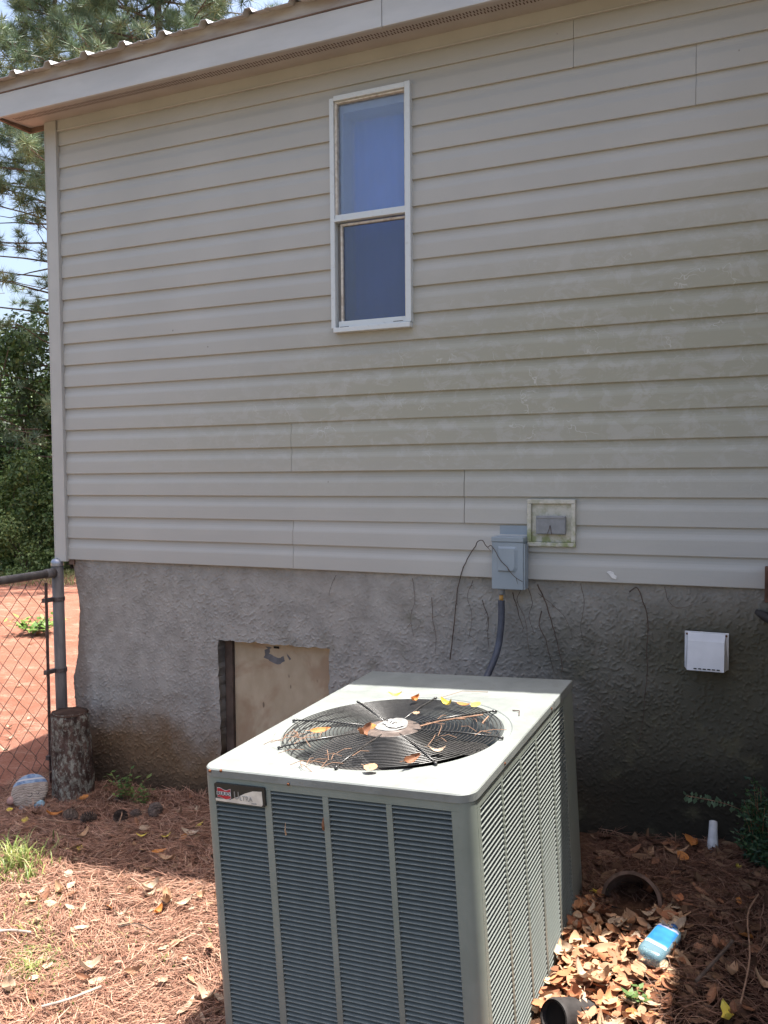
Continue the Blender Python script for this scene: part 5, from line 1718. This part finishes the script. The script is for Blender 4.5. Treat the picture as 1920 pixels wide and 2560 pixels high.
# ------------------------------------------------------------------ trees
def pine(name, base, height, r0, crown_lo, max_len, label, seed, dens=1.0, droop=.12):
    rnd = random.Random(seed); rg = np.random.default_rng(seed)
    e = empty(name, base, label, 'tree')
    mb = MB()
    tp = []
    for i in range(15):
        u = i / 14
        tp.append(Vector((.25 * noise.noise(Vector((u * 2, seed, 0))) * u, .25 * noise.noise(Vector((u * 2, seed, 5))) * u, height * u - .3 * (i == 0))))
    mb.tube(tp, [r0 * (1 - .85 * i / 14) for i in range(15)], 12)
    bm = MB(); tuft = []
    zb = 1.9
    while zb < height - .3:
        nb = rnd.choice((4, 5, 6))
        a0 = rnd.uniform(0, 6.28)
        u = zb / height
        for k in range(nb):
            a = a0 + 6.28 * k / nb + rnd.uniform(-.4, .4)
            L = max_len * (1 - max(0, (u - .45)) * 1.5) * rnd.uniform(.65, 1.05)
            if zb < crown_lo: L *= .9
            c = tp[min(14, int(u * 14))] * 1.0
            st_ = Vector((c.x, c.y, zb)); pts = []
            for s_ in range(7):
                f = s_ / 6
                pts.append(st_ + Vector((math.cos(a) * L * f, math.sin(a) * L * f, L * (.10 * f - droop * f * f * 1.6 + .18 * f ** 3))) +
                           Vector((rnd.gauss(0, .04), rnd.gauss(0, .04), rnd.gauss(0, .04))) * f)
            bm.tube(pts, [max(.006, .030 * (1 - .85 * s_ / 6) * (1 - .4 * u)) for s_ in range(7)], 5)
            live = zb > crown_lo
            prob = 1.0 if live else .28
            for s_ in range(2, 7):
                for q in range(3 if live else 2):
                    if rnd.random() > prob * dens: continue
                    b0 = pts[s_ - 1].lerp(pts[s_], rnd.random())
                    sa_ = a + rnd.choice((-1, 1)) * rnd.uniform(.4, 1.2)
                    l2 = rnd.uniform(.25, .75) * (1.1 - .08 * s_)
                    p1 = b0 + Vector((math.cos(sa_) * l2, math.sin(sa_) * l2, rnd.uniform(-.18, .20)))
                    bm.tube([b0, b0.lerp(p1, .5) + Vector((0, 0, .03)), p1], [.009, .007, .004], 4)
                    for w_ in range(rnd.choice((2, 3, 4))):
                        f = .35 + .65 * (w_ + 1) / 4
                        tuft.append(b0.lerp(p1, min(1, f)) + Vector((rnd.gauss(0, .05), rnd.gauss(0, .05), rnd.gauss(0, .05))))
            if live or rnd.random() < .5: tuft.append(pts[-1])
        zb += rnd.uniform(.32, .50)
    trunk = mb.obj('trunk', M_BARK, e, smooth=True)
    bm.obj('branches', M_BARK, e)
    T = np.array([tuple(q) for q in tuft]); nT = len(T)
    K = 52
    d = rg.normal(0, 1, (nT, K, 3)); d[:, :, 2] += .55
    d /= np.linalg.norm(d, axis=2, keepdims=True)
    Ln = rg.uniform(.13, .24, (nT, K, 1))
    perp = np.cross(d, rg.normal(0, 1, (nT, K, 3))); perp /= np.linalg.norm(perp, axis=2, keepdims=True) + 1e-9
    hw = .0052
    o_ = T[:, None, :] + d * .015
    V = np.stack([o_ - perp * hw, o_ + perp * hw, o_ + d * Ln], 2).reshape(-1, 3)
    F = np.arange(len(V)).reshape(-1, 3)
    base_c = np.array([(.115, .175, .10), (.14, .20, .11), (.095, .145, .095), (.165, .215, .115), (.19, .215, .105)])
    c = base_c[rg.integers(0, 5, nT)] * rg.uniform(.75, 1.3, (nT, 1))
    np_mesh('crown', V, F, M_NEEDLE, e, np.repeat(c, K * 3, 0))
    return nT
gzf = lambda x, y: gzn(x, y)
def at(px, depth):
    o = (px - 960) / 2159.5
    d = f_ + r_ * o
    x = 3.4096 + d.x * depth; y = -3.5423 + d.y * depth
    return (x, y, gzn(x, y) - .05)
n1 = pine('pine_tree', at(430, 15.8), 15.5, .14, 5.9, 3.5, 'tall pine whose boughs hang beyond the left end of the house', 3, 1.0)
n2 = pine('pine_tree', at(175, 19.0), 15.0, .14, 8.2, 3.2, 'farther pine above the undergrowth at the upper left corner', 8, .6)
n3 = pine('pine_tree', at(-265, 19.5), 14.0, .16, 6.5, 3.2, 'pine just outside the left edge, boughs reaching over the clay', 21, .5)
n4 = 0

def broad(name, base, h, rad, nleaf, lw, label, seed, cols, trunk_r=.05, lo=.15):
    rnd = random.Random(seed); rg = np.random.default_rng(seed)
    e = empty(name, base, label, 'tree' if h > 2 else 'shrub')
    mb = MB()
    lobes = []
    for i in range(int(10 + h * 4)):
        a = rnd.uniform(0, 6.28); r = rad * math.sqrt(rnd.random()) * .8; z = h * rnd.uniform(lo, .95)
        shrink = 1 - .45 * max(0, z / h - .6) / .4
        c = Vector((r * shrink * math.cos(a), r * shrink * math.sin(a), z)); lobes.append((c, rad * rnd.uniform(.22, .42)))
        mb.tube([(0, 0, -.1), tuple(Vector((c.x * .25, c.y * .25, z * .5))), tuple(c)], [trunk_r, trunk_r * .6, trunk_r * .15], 5)
    mb.obj('trunk', M_BARK, e)
    li = rg.integers(0, len(lobes), nleaf)
    C0 = np.array([tuple(l[0]) for l in lobes])[li]; R0 = np.array([l[1] for l in lobes])[li]
    d = rg.normal(0, 1, (nleaf, 3)); d /= np.linalg.norm(d, axis=1, keepdims=True)
    p = C0 + d * (R0 * rg.uniform(.35, 1.1, nleaf) ** .6)[:, None]
    nrm = d * .6 + rg.normal(0, .6, (nleaf, 3)) + np.array((0, 0, .5)); nrm /= np.linalg.norm(nrm, axis=1, keepdims=True)
    t1 = np.cross(nrm, rg.normal(0, 1, (nleaf, 3))); t1 /= np.linalg.norm(t1, axis=1, keepdims=True)
    t2 = np.cross(nrm, t1)
    L = lw * rg.uniform(.6, 1.25, (nleaf, 1))
    V = np.stack([p - t1 * L * .5, p + t2 * L * .27 + nrm * L * .05, p + t1 * L * .5, p - t2 * L * .27 + nrm * L * .05], 1).reshape(-1, 3)
    F = np.arange(len(V)).reshape(-1, 4)
    cc = np.array(cols)[rg.integers(0, len(cols), nleaf)] * rg.uniform(.7, 1.3, (nleaf, 1))
    np_mesh('crown', V, F, M_FOLI, e, np.repeat(cc, 4, 0))
dk = [(.055, .095, .033), (.075, .12, .042), (.105, .15, .05)]
mg = [(.08, .14, .045), (.12, .19, .06), (.17, .24, .075)]
lg = [(.15, .21, .065), (.21, .27, .09), (.13, .19, .065)]
broad('broadleaf_tree', at(-60, 18), 5.2, 1.6, 10000, .12, 'dark leafy tree at the left edge beyond the clay', 41, dk + mg[:1])
broad('broadleaf_tree', at(95, 19.5), 5.4, 1.7, 11000, .12, 'leafy tree rising behind the undergrowth beside the corner post', 42, dk + mg)
broad('broadleaf_tree', at(230, 18.5), 4.2, 1.4, 7000, .12, 'leafy tree mostly hidden behind the house corner', 43, dk + mg)
broad('understory_shrub', at(20, 16.2), 1.9, 1.0, 6500, .085, 'bright green undergrowth bush at the far left of the clay', 44, mg + lg, .02, .05)
broad('understory_shrub', at(110, 16.4), 2.4, .95, 6500, .085, 'mid green undergrowth bush in front of the tall leafy tree', 45, mg + dk, .02, .05)
broad('understory_shrub', at(185, 16.0), 1.7, .9, 5000, .085, 'low green bush behind the fence post top', 46, mg + lg, .02, .05)
broad('understory_shrub', at(60, 15.4), 1.0, .8, 4500, .07, 'low yellow-green bush at the edge of the clay', 47, lg, .015, .02)
broad('broadleaf_tree', at(20, 26), 5.2, 2.4, 5000, .18, 'distant tall leafy tree beyond the undergrowth', 48, dk + mg)
# ragged grass strip where the clay meets the woods
V = []; F = []; C = []; b = 0
for i in range(2600):
    px = random.uniform(-120, 260); q = at(px, random.uniform(13.4, 15.6)); d = random.uniform(0, 6.28); hh = random.uniform(.03, .10); wd = .008
    s = Vector((-math.sin(d), math.cos(d), 0)) * wd; p = Vector(q) + Vector((0, 0, .04)); tpv = p + Vector((math.cos(d) * hh * .6, math.sin(d) * hh * .6, hh))
    V += [p - s, p + s, tpv]; F.append((b, b + 1, b + 2)); b += 3; c = np.array(random.choice([(.28, .27, .09), (.20, .23, .07), (.36, .33, .14)])) * random.uniform(.8, 1.2); C += [c] * 3
o = np_mesh('grass', np.array([tuple(v) for v in V]), np.array(F), M_FOLI, None, np.array(C)); tag(o, 'strip of yellowish grass between the red clay and the woods', 'grass', None, 'stuff')
print('tufts', n1, n2, n3, n4, 'leaves', cnt, 'objects', len(bpy.data.objects))
